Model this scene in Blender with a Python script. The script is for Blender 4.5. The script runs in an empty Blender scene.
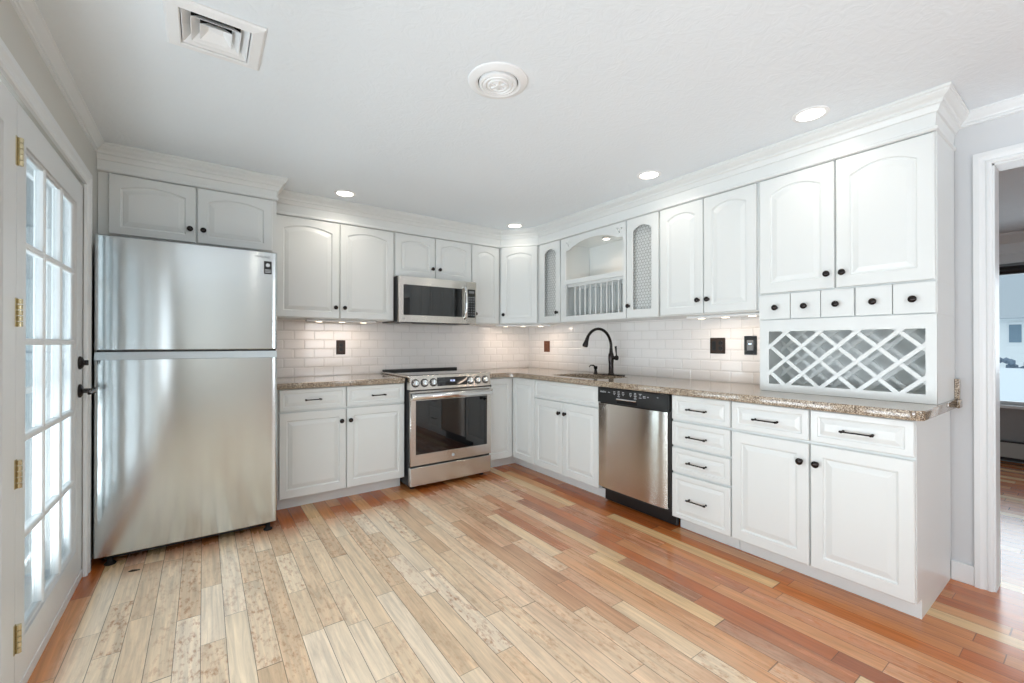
import bpy, bmesh, math, random
from mathutils import Vector, Matrix
random.seed(7)
SC = bpy.context.scene
COL = SC.collection
PI = math.pi

# ------------------------------------------------------------------ camera
cam_d = bpy.data.cameras.new('camera'); cam = bpy.data.objects.new('camera', cam_d); COL.objects.link(cam)
cam_d.sensor_width = 36.0; cam_d.lens = 36.0 * 431.71 / 1024.0; cam_d.clip_start = 0.02; cam_d.clip_end = 300
cam.location = (0, 0, 1.1947)
cam.rotation_euler = (PI / 2 + 0.0041, 0, -0.6203)
SC.camera = cam

# ------------------------------------------------------------------ colour management, world
SC.view_settings.view_transform = 'Standard'
SC.view_settings.look = 'None'
SC.view_settings.exposure = 0.06
SC.view_settings.gamma = 1.0
SC.view_settings.use_curve_mapping = False
w = bpy.data.worlds.new('sky'); SC.world = w; w.use_nodes = True
wn = w.node_tree.nodes; wl = w.node_tree.links
bg = wn['Background']; bg.inputs['Color'].default_value = (0.80, 0.92, 1.0, 1); bg.inputs['Strength'].default_value = 1.2

# room dimensions (metres); camera stands at x=0, y=0
XL, XR, YB, YR, ZC = -0.50, 3.10, 4.00, -3.0, 2.34


def area(name, loc, rot, sx, sy, power, color, spread=PI):
    d = bpy.data.lights.new(name, 'AREA'); d.shape = 'RECTANGLE'; d.size = sx; d.size_y = sy
    d.energy = power; d.color = color; d.spread = spread
    o = bpy.data.objects.new(name, d); COL.objects.link(o); o.location = loc; o.rotation_euler = rot
    return o


# daylight coming in through the real window openings
SC.cycles.diffuse_bounces = 8
SC.cycles.max_bounces = 14
UP = math.radians(32)
area('sky_light_patio_doors', (XL - 0.75, 1.6, 1.35), (0, -PI / 2 + math.radians(8), 0), 1.7, 2.9, 23, (0.86, 0.92, 1.0))
area('snow_bounce_patio_doors', (XL - 0.70, 1.6, 0.35), (0, -PI / 2 - UP, 0), 0.9, 2.9, 96, (0.90, 0.94, 1.0))
area('sky_light_side_window', (XL - 0.45, -1.55, 1.35), (0, -PI / 2 + math.radians(5), 0), 1.4, 2.1, 14, (0.86, 0.93, 1.0))
area('snow_bounce_side_window', (XL - 0.45, -1.55, 0.75), (0, -PI / 2 - UP, 0), 0.7, 2.1, 70, (0.90, 0.94, 1.0))
area('daylight_rear_window', (2.45, YR - 0.30, 1.35), (PI / 2 + math.radians(10), 0, 0), 1.1, 1.3, 26, (0.90, 0.94, 1.0))
area('daylight_next_room', (7.3, 0.1, 1.5), (0, PI / 2 - math.radians(12), 0), 1.3, 1.9, 30, (0.86, 0.93, 1.0))

# ------------------------------------------------------------------ materials
def srgb(r, g, b):
    f = lambda c: (c / 255 / 12.92) if c / 255 <= 0.04045 else ((c / 255 + 0.055) / 1.055) ** 2.4
    return (f(r), f(g), f(b), 1)


def mat(name, col, rough=0.5, metal=0.0, coat=0.0, **kw):
    m = bpy.data.materials.new(name); m.use_nodes = True
    p = m.node_tree.nodes['Principled BSDF']
    p.inputs['Base Color'].default_value = col
    p.inputs['Roughness'].default_value = rough
    p.inputs['Metallic'].default_value = metal
    p.inputs['Coat Weight'].default_value = coat
    for k, v in kw.items():
        p.inputs[k].default_value = v
    return m


def nodes(m):
    nt = m.node_tree
    return nt, nt.nodes, nt.links, nt.nodes['Principled BSDF']


def mth(nt, op, a, b=None, c=None):
    n = nt.nodes.new('ShaderNodeMath'); n.operation = op
    for i, v in enumerate((a, b, c)):
        if v is None: continue
        if hasattr(v, 'links'): nt.links.new(v, n.inputs[i])
        else: n.inputs[i].default_value = v
    return n.outputs[0]


def add_noise_bump(m, scale, strength, dist=0.002, detail=4, stretch=None, distort=0.0):
    nt, N, L, p = nodes(m)
    tc = N.new('ShaderNodeTexCoord'); mp = N.new('ShaderNodeMapping')
    L.new(tc.outputs['Object'], mp.inputs['Vector'])
    if stretch: mp.inputs['Scale'].default_value = stretch
    n = N.new('ShaderNodeTexNoise'); n.inputs['Scale'].default_value = scale; n.inputs['Detail'].default_value = detail
    n.inputs['Distortion'].default_value = distort
    L.new(mp.outputs[0], n.inputs['Vector'])
    b = N.new('ShaderNodeBump'); b.inputs['Strength'].default_value = strength; b.inputs['Distance'].default_value = dist
    L.new(n.outputs['Fac'], b.inputs['Height']); L.new(b.outputs[0], p.inputs['Normal'])
    return n


M = {}
M['cab'] = mat('white_cabinet_paint', srgb(221, 224, 223), 0.32, coat=0.15)
add_noise_bump(M['cab'], 60, 0.05, 0.001)
M['gap'] = mat('cabinet_shadow_gap', srgb(150, 152, 150), 0.7)
M['trim'] = mat('white_trim_paint', srgb(224, 227, 228), 0.35)
M['wall'] = mat('light_grey_wall_paint', srgb(205, 204, 198), 0.75)
add_noise_bump(M['wall'], 250, 0.05, 0.001)
M['wall_daylight_tint'] = mat('wall_paint_daylight_tint', srgb(206, 208, 210), 0.75)  # same paint as the other walls, bluish daylight tinted into its colour
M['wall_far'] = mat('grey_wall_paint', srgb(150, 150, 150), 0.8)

# ceiling: white skim coat with faint swirled trowel marks
m = M['ceil'] = mat('swirl_textured_ceiling', srgb(231, 238, 243), 0.8)
nt, N, L, p = nodes(m)
tc = N.new('ShaderNodeTexCoord')
n1 = N.new('ShaderNodeTexNoise'); n1.inputs['Scale'].default_value = 3.2; n1.inputs['Detail'].default_value = 3; n1.inputs['Distortion'].default_value = 2.5
n2 = N.new('ShaderNodeTexNoise'); n2.inputs['Scale'].default_value = 11; n2.inputs['Detail'].default_value = 4; n2.inputs['Distortion'].default_value = 4.0
L.new(tc.outputs['Object'], n1.inputs['Vector']); L.new(tc.outputs['Object'], n2.inputs['Vector'])
sm = mth(nt, 'ADD', mth(nt, 'MULTIPLY', n1.outputs['Fac'], 0.5), mth(nt, 'MULTIPLY', n2.outputs['Fac'], 0.5))
b = N.new('ShaderNodeBump'); b.inputs['Strength'].default_value = 0.4; b.inputs['Distance'].default_value = 0.010
L.new(sm, b.inputs['Height']); L.new(b.outputs[0], p.inputs['Normal'])

# hardwood floor: separate boards 84 mm wide running along Y, pale mid-room from wear, with window glare painted in too
def floor_material(name, worn_glare_amount):
    m = mat(name, (0.4, 0.2, 0.1, 1), 0.3)
    nt, N, L, p = nodes(m)
    geo = N.new('ShaderNodeNewGeometry'); sep = N.new('ShaderNodeSeparateXYZ'); L.new(geo.outputs['Position'], sep.inputs[0])
    X, Y = sep.outputs[0], sep.outputs[1]
    xs = mth(nt, 'DIVIDE', mth(nt, 'ADD', X, 0.007 + 8.4), 0.084)
    row = mth(nt, 'FLOOR', xs); fx = mth(nt, 'SUBTRACT', xs, row)
    wr = N.new('ShaderNodeTexWhiteNoise'); wr.noise_dimensions = '1D'; L.new(row, wr.inputs['W'])
    wr2 = N.new('ShaderNodeTexWhiteNoise'); wr2.noise_dimensions = '1D'; L.new(mth(nt, 'ADD', row, 77.3), wr2.inputs['W'])
    ln = mth(nt, 'ADD', mth(nt, 'MULTIPLY', wr2.outputs['Value'], 0.55), 0.50)
    # uneven board lengths: warp Y before cutting it into boards
    warp = mth(nt, 'MULTIPLY', mth(nt, 'SINE', mth(nt, 'ADD', mth(nt, 'MULTIPLY', Y, 2.1), mth(nt, 'MULTIPLY', wr.outputs['Value'], 40.0))), 0.22)
    ys = mth(nt, 'DIVIDE', mth(nt, 'ADD', mth(nt, 'ADD', Y, warp), mth(nt, 'ADD', mth(nt, 'MULTIPLY', wr.outputs['Value'], 9.0), 20.0)), ln)
    idx = mth(nt, 'FLOOR', ys); fy = mth(nt, 'SUBTRACT', ys, idx)
    cmb = N.new('ShaderNodeCombineXYZ'); L.new(row, cmb.inputs[0]); L.new(idx, cmb.inputs[1])
    wp = N.new('ShaderNodeTexWhiteNoise'); wp.noise_dimensions = '3D'; L.new(cmb.outputs[0], wp.inputs['Vector'])
    pid = wp.outputs['Value']

    def ramp(fac, cols):
        r = N.new('ShaderNodeValToRGB'); r.color_ramp.interpolation = 'CONSTANT'
        e = r.color_ramp.elements
        while len(e) < len(cols): e.new(0.5)
        for i, (pos, c) in enumerate(cols):
            e[i].position = pos; e[i].color = srgb(*c)
        L.new(fac, r.inputs[0]); return r.outputs[0]
    fresh = ramp(pid, [(0, (186, 112, 74)), (0.14, (207, 142, 99)), (0.28, (182, 108, 72)), (0.38, (198, 126, 84)), (0.52, (218, 164, 120)),
                       (0.66, (190, 114, 74)), (0.77, (232, 196, 152)), (0.89, (160, 94, 66)), (0.94, (212, 150, 106))])
    worn_glare = ramp(pid, [(0, (228, 210, 182)), (0.14, (235, 221, 196)), (0.28, (220, 198, 168)), (0.40, (230, 213, 186)), (0.52, (237, 224, 201)),
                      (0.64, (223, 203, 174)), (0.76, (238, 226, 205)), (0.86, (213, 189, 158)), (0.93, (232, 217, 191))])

    # grain along the board, offset per board
    cg = N.new('ShaderNodeCombineXYZ')
    L.new(mth(nt, 'MULTIPLY', X, 26.0), cg.inputs[0]); L.new(mth(nt, 'MULTIPLY', Y, 1.6), cg.inputs[1]); L.new(mth(nt, 'MULTIPLY', pid, 50.0), cg.inputs[2])
    gr = N.new('ShaderNodeTexNoise'); gr.inputs['Scale'].default_value = 1.6; gr.inputs['Detail'].default_value = 7; gr.inputs['Roughness'].default_value = 0.62; gr.inputs['Distortion'].default_value = 0.9
    L.new(cg.outputs[0], gr.inputs['Vector'])
    # mottled stains left in the worn boards
    cs = N.new('ShaderNodeCombineXYZ')
    L.new(mth(nt, 'MULTIPLY', X, 42.0), cs.inputs[0]); L.new(mth(nt, 'MULTIPLY', Y, 17.0), cs.inputs[1]); L.new(mth(nt, 'MULTIPLY', pid, 30.0), cs.inputs[2])
    st = N.new('ShaderNodeTexNoise'); st.inputs['Scale'].default_value = 1.2; st.inputs['Detail'].default_value = 5; st.inputs['Roughness'].default_value = 0.7
    L.new(cs.outputs[0], st.inputs['Vector'])
    stf = N.new('ShaderNodeMapRange'); stf.inputs['From Min'].default_value = 0.50; stf.inputs['From Max'].default_value = 0.66
    L.new(st.outputs['Fac'], stf.inputs['Value'])
    wp2 = N.new('ShaderNodeTexWhiteNoise'); wp2.noise_dimensions = '3D'
    cm2 = N.new('ShaderNodeCombineXYZ'); L.new(idx, cm2.inputs[0]); L.new(row, cm2.inputs[1]); L.new(cm2.outputs[0], wp2.inputs['Vector'])
    stain = mth(nt, 'MULTIPLY', stf.outputs[0], mth(nt, 'MULTIPLY', mth(nt, 'POWER', wp2.outputs['Value'], 1.6), 0.95))

    def mix(f, a, bb, mode='MIX'):
        x = N.new('ShaderNodeMix'); x.data_type = 'RGBA'; x.blend_type = mode
        if hasattr(f, 'links'): L.new(f, x.inputs['Factor'])
        else: x.inputs['Factor'].default_value = f
        for s, v in (('A', a), ('B', bb)):
            k = [i for i in x.inputs if i.name == s and i.type == 'RGBA'][0]
            if hasattr(v, 'links'): L.new(v, k)
            else: k.default_value = v
        return [o for o in x.outputs if o.type == 'RGBA'][0]
    worn_glare = mix(stain, worn_glare, srgb(178, 132, 96))
    # area of wear, also lightened for window glare: x from the doors to the middle, stopping short of the cabinets and the fridge
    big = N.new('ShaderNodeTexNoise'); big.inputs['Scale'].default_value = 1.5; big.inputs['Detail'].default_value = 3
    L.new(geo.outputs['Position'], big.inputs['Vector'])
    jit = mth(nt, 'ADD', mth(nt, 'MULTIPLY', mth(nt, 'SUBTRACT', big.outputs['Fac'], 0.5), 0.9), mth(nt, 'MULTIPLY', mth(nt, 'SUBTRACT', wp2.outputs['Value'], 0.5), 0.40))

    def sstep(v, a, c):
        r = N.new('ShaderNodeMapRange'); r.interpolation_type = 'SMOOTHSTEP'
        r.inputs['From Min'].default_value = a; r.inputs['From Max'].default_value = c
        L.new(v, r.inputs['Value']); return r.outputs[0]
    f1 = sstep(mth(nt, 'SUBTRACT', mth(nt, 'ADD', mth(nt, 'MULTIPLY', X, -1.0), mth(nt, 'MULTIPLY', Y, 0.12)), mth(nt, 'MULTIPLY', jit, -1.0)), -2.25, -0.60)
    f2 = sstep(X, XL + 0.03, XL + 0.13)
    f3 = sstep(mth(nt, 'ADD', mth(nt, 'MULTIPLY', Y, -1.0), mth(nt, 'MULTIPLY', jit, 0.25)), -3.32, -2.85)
    wf = mth(nt, 'MULTIPLY', mth(nt, 'MULTIPLY', mth(nt, 'MULTIPLY', f1, f2), f3), worn_glare_amount)
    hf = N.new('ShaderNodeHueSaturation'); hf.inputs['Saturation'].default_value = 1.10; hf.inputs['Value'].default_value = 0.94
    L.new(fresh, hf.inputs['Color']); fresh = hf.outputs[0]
    worn_glare = mix(1.0, worn_glare, (1.09, 1.03, 1.00, 1), 'MULTIPLY')
    c = mix(wf, fresh, worn_glare)
    gf = N.new('ShaderNodeMapRange'); gf.inputs['From Min'].default_value = 0.3; gf.inputs['From Max'].default_value = 0.7
    gf.inputs['To Min'].default_value = 0.70; gf.inputs['To Max'].default_value = 1.14
    L.new(gr.outputs['Fac'], gf.inputs['Value'])
    hs = N.new('ShaderNodeHueSaturation'); L.new(c, hs.inputs['Color']); L.new(gf.outputs[0], hs.inputs['Value'])
    c = hs.outputs[0]
    # seams
    ex = mth(nt, 'MINIMUM', fx, mth(nt, 'SUBTRACT', 1.0, fx))
    ey = mth(nt, 'MINIMUM', fy, mth(nt, 'SUBTRACT', 1.0, fy))
    sx = mth(nt, 'LESS_THAN', ex, 0.015); sy = mth(nt, 'LESS_THAN', mth(nt, 'MULTIPLY', ey, ln), 0.0013)
    seam = mth(nt, 'MAXIMUM', sx, sy)
    c = mix(mth(nt, 'MULTIPLY', seam, 0.72), c, srgb(70, 48, 36))
    L.new(c, p.inputs['Base Color'])
    b = N.new('ShaderNodeBump'); b.inputs['Strength'].default_value = 0.35; b.inputs['Distance'].default_value = 0.002
    h = mth(nt, 'SUBTRACT', mth(nt, 'MULTIPLY', gr.outputs['Fac'], 0.15), seam)
    L.new(h, b.inputs['Height']); L.new(b.outputs[0], p.inputs['Normal'])
    rf = mth(nt, 'ADD', mth(nt, 'MULTIPLY', wf, 0.22), mth(nt, 'ADD', mth(nt, 'MULTIPLY', gr.outputs['Fac'], 0.12), 0.16))
    L.new(rf, p.inputs['Roughness'])
    p.inputs['Coat Weight'].default_value = 0.2; p.inputs['Coat Roughness'].default_value = 0.15
    return m
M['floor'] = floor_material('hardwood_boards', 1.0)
M['floor_far'] = floor_material('hardwood_boards_next_room', 0.0)

# bevelled white subway tile; 'axis' is the wall's horizontal direction
def tile_material(name, axis):
    m = mat(name, srgb(240, 238, 236), 0.12, coat=0.3)
    nt, N, L, p = nodes(m)
    geo = N.new('ShaderNodeNewGeometry'); sep = N.new('ShaderNodeSeparateXYZ'); L.new(geo.outputs['Position'], sep.inputs[0])
    H = sep.outputs[axis]; Z = sep.outputs[2]
    TW, TH = 0.1555, 0.0775
    zs = mth(nt, 'DIVIDE', mth(nt, 'SUBTRACT', Z, 0.914 - TH * 4), TH); row = mth(nt, 'FLOOR', zs); fz = mth(nt, 'SUBTRACT', zs, row)
    off = mth(nt, 'MULTIPLY', mth(nt, 'MODULO', row, 2.0), 0.5)
    hs = mth(nt, 'ADD', mth(nt, 'DIVIDE', mth(nt, 'ADD', H, 7.0 + (0.005 if axis == 0 else 0.092)), TW), off); col = mth(nt, 'FLOOR', hs); fh = mth(nt, 'SUBTRACT', hs, col)
    dx = mth(nt, 'MULTIPLY', mth(nt, 'MINIMUM', fh, mth(nt, 'SUBTRACT', 1.0, fh)), TW)
    dz = mth(nt, 'MULTIPLY', mth(nt, 'MINIMUM', fz, mth(nt, 'SUBTRACT', 1.0, fz)), TH)
    d = mth(nt, 'MINIMUM', dx, dz)
    r = N.new('ShaderNodeMapRange'); r.inputs['From Min'].default_value = 0.0008; r.inputs['From Max'].default_value = 0.0105
    L.new(d, r.inputs['Value'])
    b = N.new('ShaderNodeBump'); b.inputs['Strength'].default_value = 0.55; b.inputs['Distance'].default_value = 0.004
    L.new(r.outputs[0], b.inputs['Height']); L.new(b.outputs[0], p.inputs['Normal'])
    g = mth(nt, 'LESS_THAN', d, 0.0011)
    x = N.new('ShaderNodeMix'); x.data_type = 'RGBA'; L.new(g, x.inputs['Factor'])
    ks = [i for i in x.inputs if i.type == 'RGBA']; ks[0].default_value = srgb(240, 237, 235); ks[1].default_value = srgb(205, 202, 198)
    L.new([o for o in x.outputs if o.type == 'RGBA'][0], p.inputs['Base Color'])
    L.new(mth(nt, 'ADD', mth(nt, 'MULTIPLY', g, 0.5), 0.12), p.inputs['Roughness'])
    return m
M['tile_x'] = tile_material('bevelled_subway_tile', 0)
M['tile_y'] = tile_material('bevelled_subway_tile_side', 1)

# polished speckled granite
m = M['granite'] = mat('speckled_brown_granite', (0.3, 0.2, 0.15, 1), 0.10, coat=0.3)
nt, N, L, p = nodes(m)
tc = N.new('ShaderNodeTexCoord')
v = N.new('ShaderNodeTexVoronoi'); v.inputs['Scale'].default_value = 260; L.new(tc.outputs['Object'], v.inputs['Vector'])
n = N.new('ShaderNodeTexNoise'); n.inputs['Scale'].default_value = 90; n.inputs['Detail'].default_value = 6; L.new(tc.outputs['Object'], n.inputs['Vector'])
sepc = N.new('ShaderNodeSeparateColor'); L.new(v.outputs['Color'], sepc.inputs[0])
f = mth(nt, 'ADD', mth(nt, 'MULTIPLY', sepc.outputs[0], 0.6), mth(nt, 'MULTIPLY', n.outputs['Fac'], 0.4))
r = N.new('ShaderNodeValToRGB'); e = r.color_ramp.elements
stops = [(0.14, (52, 42, 36)), (0.30, (104, 88, 74)), (0.46, (142, 125, 106)), (0.62, (170, 153, 132)), (0.80, (204, 192, 174))]
while len(e) < len(stops): e.new(0.5)
for i, (pp, cc) in enumerate(stops): e[i].position = pp; e[i].color = srgb(*cc)
L.new(f, r.inputs[0]); L.new(r.outputs[0], p.inputs['Base Color'])


def steel(name, col, rough, scl=(2, 2, 900), strength=0.06):
    m = mat(name, col, rough, 1.0)
    add_noise_bump(m, 1.0, strength, 0.001, 2, scl)
    p = m.node_tree.nodes['Principled BSDF']; p.inputs['Anisotropic'].default_value = 0.95
    t = m.node_tree.nodes.new('ShaderNodeCombineXYZ'); t.inputs[2].default_value = 1.0
    m.node_tree.links.new(t.outputs[0], p.inputs['Tangent'])   # horizontal brushing smears reflections vertically
    return m
M['steel'] = steel('brushed_stainless_steel', srgb(214, 210, 204), 0.21, (0.6, 0.6, 500), 0.02)
M['steel_fridge'] = steel('brushed_fridge_steel', srgb(200, 205, 206), 0.14, (0.6, 0.6, 500), 0.015)
M['chrome'] = mat('bright_metal', srgb(225, 225, 225), 0.12, 1.0)
M['alu'] = mat('satin_aluminium', srgb(215, 222, 226), 0.25, 1.0)
M['blackglass'] = mat('black_glass', srgb(14, 16, 18), 0.04, coat=0.6)
M['black'] = mat('black_plastic', srgb(22, 22, 23), 0.35)
M['darkbody'] = mat('dark_enamel', srgb(40, 40, 42), 0.5)
M['bronze'] = mat('oil_rubbed_bronze', srgb(48, 43, 42), 0.24, 0.8)
M['plate'] = mat('brown_metal_plate', srgb(64, 52, 46), 0.4, 0.5)
M['copper'] = mat('copper_brown_plate', srgb(120, 78, 58), 0.35, 0.6)
M['brass'] = mat('brass', srgb(205, 193, 160), 0.25, 1.0)
M['rubber'] = mat('black_rubber', srgb(18, 18, 18), 0.8)
M['wire'] = mat('galvanised_wire', srgb(150, 150, 148), 0.4, 0.8)
M['white_plastic'] = mat('white_plastic', srgb(238, 240, 241), 0.4)
M['print'] = mat('light_print', srgb(210, 212, 215), 0.5)
M['greyprint'] = mat('grey_print', srgb(120, 124, 128), 0.5)
M['dark'] = mat('duct_black', srgb(10, 10, 10), 0.9)
M['snow'] = mat('snow', srgb(240, 244, 248), 0.9)
M['siding'] = mat('pale_siding', srgb(244, 246, 246), 0.8)
M['siding_blue'] = mat('pale_blue_siding', srgb(216, 232, 240), 0.8)
M['roof'] = mat('grey_shingles', srgb(178, 184, 190), 0.9)
M['winglass_far'] = mat('house_window_glass', srgb(130, 150, 165), 0.1)
M['shrub'] = mat('snowy_shrub', srgb(120, 135, 150), 0.9)
M['debris'] = mat('dark_scrap', srgb(40, 34, 26), 0.8)
M['heater'] = mat('heater_enamel', srgb(170, 170, 165), 0.45)

for nm, sd in (('siding', 0.12), ('siding_blue', 0.12)):
    nt, N, L, p = nodes(M[nm])
    tc = N.new('ShaderNodeTexCoord'); sp = N.new('ShaderNodeSeparateXYZ'); L.new(tc.outputs['Object'], sp.inputs[0])
    fr = mth(nt, 'FRACT', mth(nt, 'DIVIDE', sp.outputs[2], sd))
    b = N.new('ShaderNodeBump'); b.inputs['Distance'].default_value = 0.02; L.new(fr, b.inputs['Height']); L.new(b.outputs[0], p.inputs['Normal'])


def glass_mat(name, tint):
    m = bpy.data.materials.new(name); m.use_nodes = True
    nt = m.node_tree; N = nt.nodes; L = nt.links; N.remove(N['Principled BSDF'])
    t = N.new('ShaderNodeBsdfTransparent'); t.inputs[0].default_value = tint
    g = N.new('ShaderNodeBsdfGlossy'); g.inputs['Roughness'].default_value = 0.01
    fr = N.new('ShaderNodeFresnel'); fr.inputs['IOR'].default_value = 1.45
    mx = N.new('ShaderNodeMixShader'); L.new(mth(nt, 'MULTIPLY', fr.outputs[0], 0.45), mx.inputs[0]); L.new(t.outputs[0], mx.inputs[1]); L.new(g.outputs[0], mx.inputs[2])
    L.new(mx.outputs[0], N['Material Output'].inputs[0])
    
    return m
M['glass'] = glass_mat('window_glass', (0.96, 0.98, 0.98, 1))


def emis(name, col, s):
    m = mat(name, (0.8, 0.8, 0.8, 1), 0.5)
    p = m.node_tree.nodes['Principled BSDF']
    p.inputs['Emission Color'].default_value = col; p.inputs['Emission Strength'].default_value = s
    return m
M['lamp'] = emis('lit_lamp_lens', (1.0, 0.93, 0.82, 1), 6.0)
M['lamp_uc'] = emis('lit_under_cabinet_bulb', (1.0, 0.80, 0.58, 1), 5.0)
M['display'] = emis('lit_clock_digits', (0.45, 0.55, 1.0, 1), 1.5)
M['blue_led'] = emis('lit_status_light', (0.5, 0.8, 1.0, 1), 1.2)

# ------------------------------------------------------------------ mesh helpers
def bx(bm, x0, x1, y0, y1, z0, z1, bev=0.0, seg=1):
    if x1 < x0: x0, x1 = x1, x0
    if y1 < y0: y0, y1 = y1, y0
    if z1 < z0: z0, z1 = z1, z0
    r = bmesh.ops.create_cube(bm, size=1.0)
    vs = r['verts']
    for v in vs:
        v.co = Vector(((x0 + x1) / 2 + v.co.x * (x1 - x0), (y0 + y1) / 2 + v.co.y * (y1 - y0), (z0 + z1) / 2 + v.co.z * (z1 - z0)))
    if bev > 0:
        es = list({e for v in vs for e in v.link_edges})
        bmesh.ops.bevel(bm, geom=es, offset=bev, segments=seg, profile=0.5, affect='EDGES')
    return bm


def box(x0, x1, y0, y1, z0, z1, bev=0.0, seg=1):
    return bx(bmesh.new(), x0, x1, y0, y1, z0, z1, bev, seg)


def ring_stack(bm, rings, cap0=True, cap1=True, closed=True):
    """rings: lists of 3D points, all the same length"""
    vr = [[bm.verts.new(p) for p in r] for r in rings]
    n = len(vr[0])
    for a, b in zip(vr, vr[1:]):
        for i in range(n if closed else n - 1):
            j = (i + 1) % n
            bm.faces.new((a[i], a[j], b[j], b[i]))
    if cap0: bm.faces.new(list(reversed(vr[0])))
    if cap1: bm.faces.new(vr[-1])
    return vr


def lathe(bm, prof, origin=(0, 0, 0), axis='Z', seg=24, caps=True):
    """prof: (radius, height) pairs"""
    rings = []
    for r, h in prof:
        ring = []
        for k in range(seg):
            a = 2 * PI * k / seg
            c, s = max(r, 1e-5) * math.cos(a), max(r, 1e-5) * math.sin(a)
            if axis == 'Z': v = (c, s, h)
            elif axis == 'Y': v = (c, h, s)
            else: v = (h, c, s)
            ring.append(Vector(v) + Vector(origin))
        rings.append(ring)
    ring_stack(bm, rings, caps, caps)
    return bm


def tube(bm, pts, rad, seg=10):
    pts = [Vector(p) for p in pts]
    rads = rad if isinstance(rad, (list, tuple)) else [rad] * len(pts)
    rings = []; up = None
    for i, p in enumerate(pts):
        t = (pts[min(i + 1, len(pts) - 1)] - pts[max(i - 1, 0)]).normalized()
        if up is None:
            up = t.orthogonal().normalized()
        up = (up - t * up.dot(t)).normalized()
        s = t.cross(up)
        rings.append([p + (up * math.cos(2 * PI * k / seg) + s * math.sin(2 * PI * k / seg)) * rads[i] for k in range(seg)])
    ring_stack(bm, rings)
    return bm


def obj(name, bm, material, parent=None, smooth=False, kind=None, label=None):
    me = bpy.data.meshes.new(name)
    if isinstance(bm, bpy.types.Mesh): me = bm
    else:
        bmesh.ops.recalc_face_normals(bm, faces=bm.faces)
        if smooth:
            for f in bm.faces: f.smooth = True
        bm.to_mesh(me); bm.free()
    if material is not None:
        me.materials.clear(); me.materials.append(material)
    if smooth: 
        try: me.set_sharp_from_angle(angle=math.radians(38))
        except Exception: pass
    o = bpy.data.objects.new(name, me); COL.objects.link(o)
    if parent: o.parent = parent
    if kind: o['kind'] = kind
    if label: o['label'] = label
    return o


def thing(name, label, cat, loc=(0, 0, 0), rotz=0.0, group=None):
    o = bpy.data.objects.new(name, None); COL.objects.link(o)
    o.empty_display_size = 0.1
    o.location = loc; o.rotation_euler = (0, 0, rotz); o['label'] = label; o['category'] = cat
    if group: o['group'] = group
    return o


def tag(o, label, cat, group=None):
    o['label'] = label; o['category'] = cat
    if group: o['group'] = group
    return o


def struct(name, bm, m, parent=None, smooth=False):
    return obj(name, bm, m, parent, smooth, kind=None if parent else 'structure')


def sweep(bm, path, prof):
    """sweep closed profile (offset to the right of the path, z) along a 2D path with mitred corners"""
    P = [Vector(p) for p in path]; rings = []
    nr = lambda d: Vector((d.y, -d.x))
    for i, p in enumerate(P):
        if i == 0: d = (P[1] - P[0]).normalized(); off = nr(d)
        elif i == len(P) - 1: d = (P[i] - P[i - 1]).normalized(); off = nr(d)
        else:
            a = nr((P[i] - P[i - 1]).normalized()); c = nr((P[i + 1] - P[i]).normalized())
            off = (a + c) / (1 + a.dot(c))
        rings.append([(p.x + off.x * o, p.y + off.y * o, z) for o, z in prof])
    ring_stack(bm, rings)
    return bm


def shape(loops, ext, axis='XZ', off=0.0, bevel=0.0):
    """flat shape with holes extruded by ext; returned as a mesh. axis XZ: drawn in x,z, thickness along +y from off"""
    cu = bpy.data.curves.new('shape', 'CURVE'); cu.dimensions = '2D'; cu.fill_mode = 'BOTH'; cu.extrude = ext / 2
    for lp in loops:
        s = cu.splines.new('POLY'); s.points.add(len(lp) - 1); s.use_cyclic_u = True
        for pt, q in zip(s.points, lp): pt.co = (q[0], q[1], 0, 1)
    o = bpy.data.objects.new('shape', cu); COL.objects.link(o)
    dg = bpy.context.evaluated_depsgraph_get()
    me = bpy.data.meshes.new_from_object(o.evaluated_get(dg))
    bpy.data.objects.remove(o); bpy.data.curves.remove(cu)
    for v in me.vertices:
        x, y, z = v.co
        if axis == 'XZ': v.co = (x, off + ext / 2 - z, y)
        else: v.co = (x, y, off + ext / 2 + z)
    bm = bmesh.new(); bm.from_mesh(me); bpy.data.meshes.remove(me)
    bmesh.ops.remove_doubles(bm, verts=bm.verts, dist=1e-5)
    return bm


def text(body, size, loc, parent, material, name='lettering', ext=0.0006):
    cu = bpy.data.curves.new(name, 'FONT'); cu.body = body; cu.size = size; cu.extrude = ext; cu.align_x = 'CENTER'; cu.align_y = 'CENTER'
    o = bpy.data.objects.new(name, cu); COL.objects.link(o)
    dg = bpy.context.evaluated_depsgraph_get()
    me = bpy.data.meshes.new_from_object(o.evaluated_get(dg))
    bpy.data.objects.remove(o); bpy.data.curves.remove(cu)
    for v in me.vertices:
        x, y, z = v.co; v.co = (x + loc[0], loc[1] - z, y + loc[2])
    me.name = name
    return obj(name, me, material, parent)


# ------------------------------------------------------------------ cabinet joinery
def arch_outline(x0, x1, zb, zs, rise, n=14):
    """bottom-left, bottom-right, then the arched top from right to left"""
    pts = [(x0, zb), (x1, zb)]
    for k in range(n + 1):
        t = 1 - 2 * k / n
        pts.append(((x0 + x1) / 2 + (x1 - x0) / 2 * t, zs + rise * (1 - t * t)))
    return pts


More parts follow.
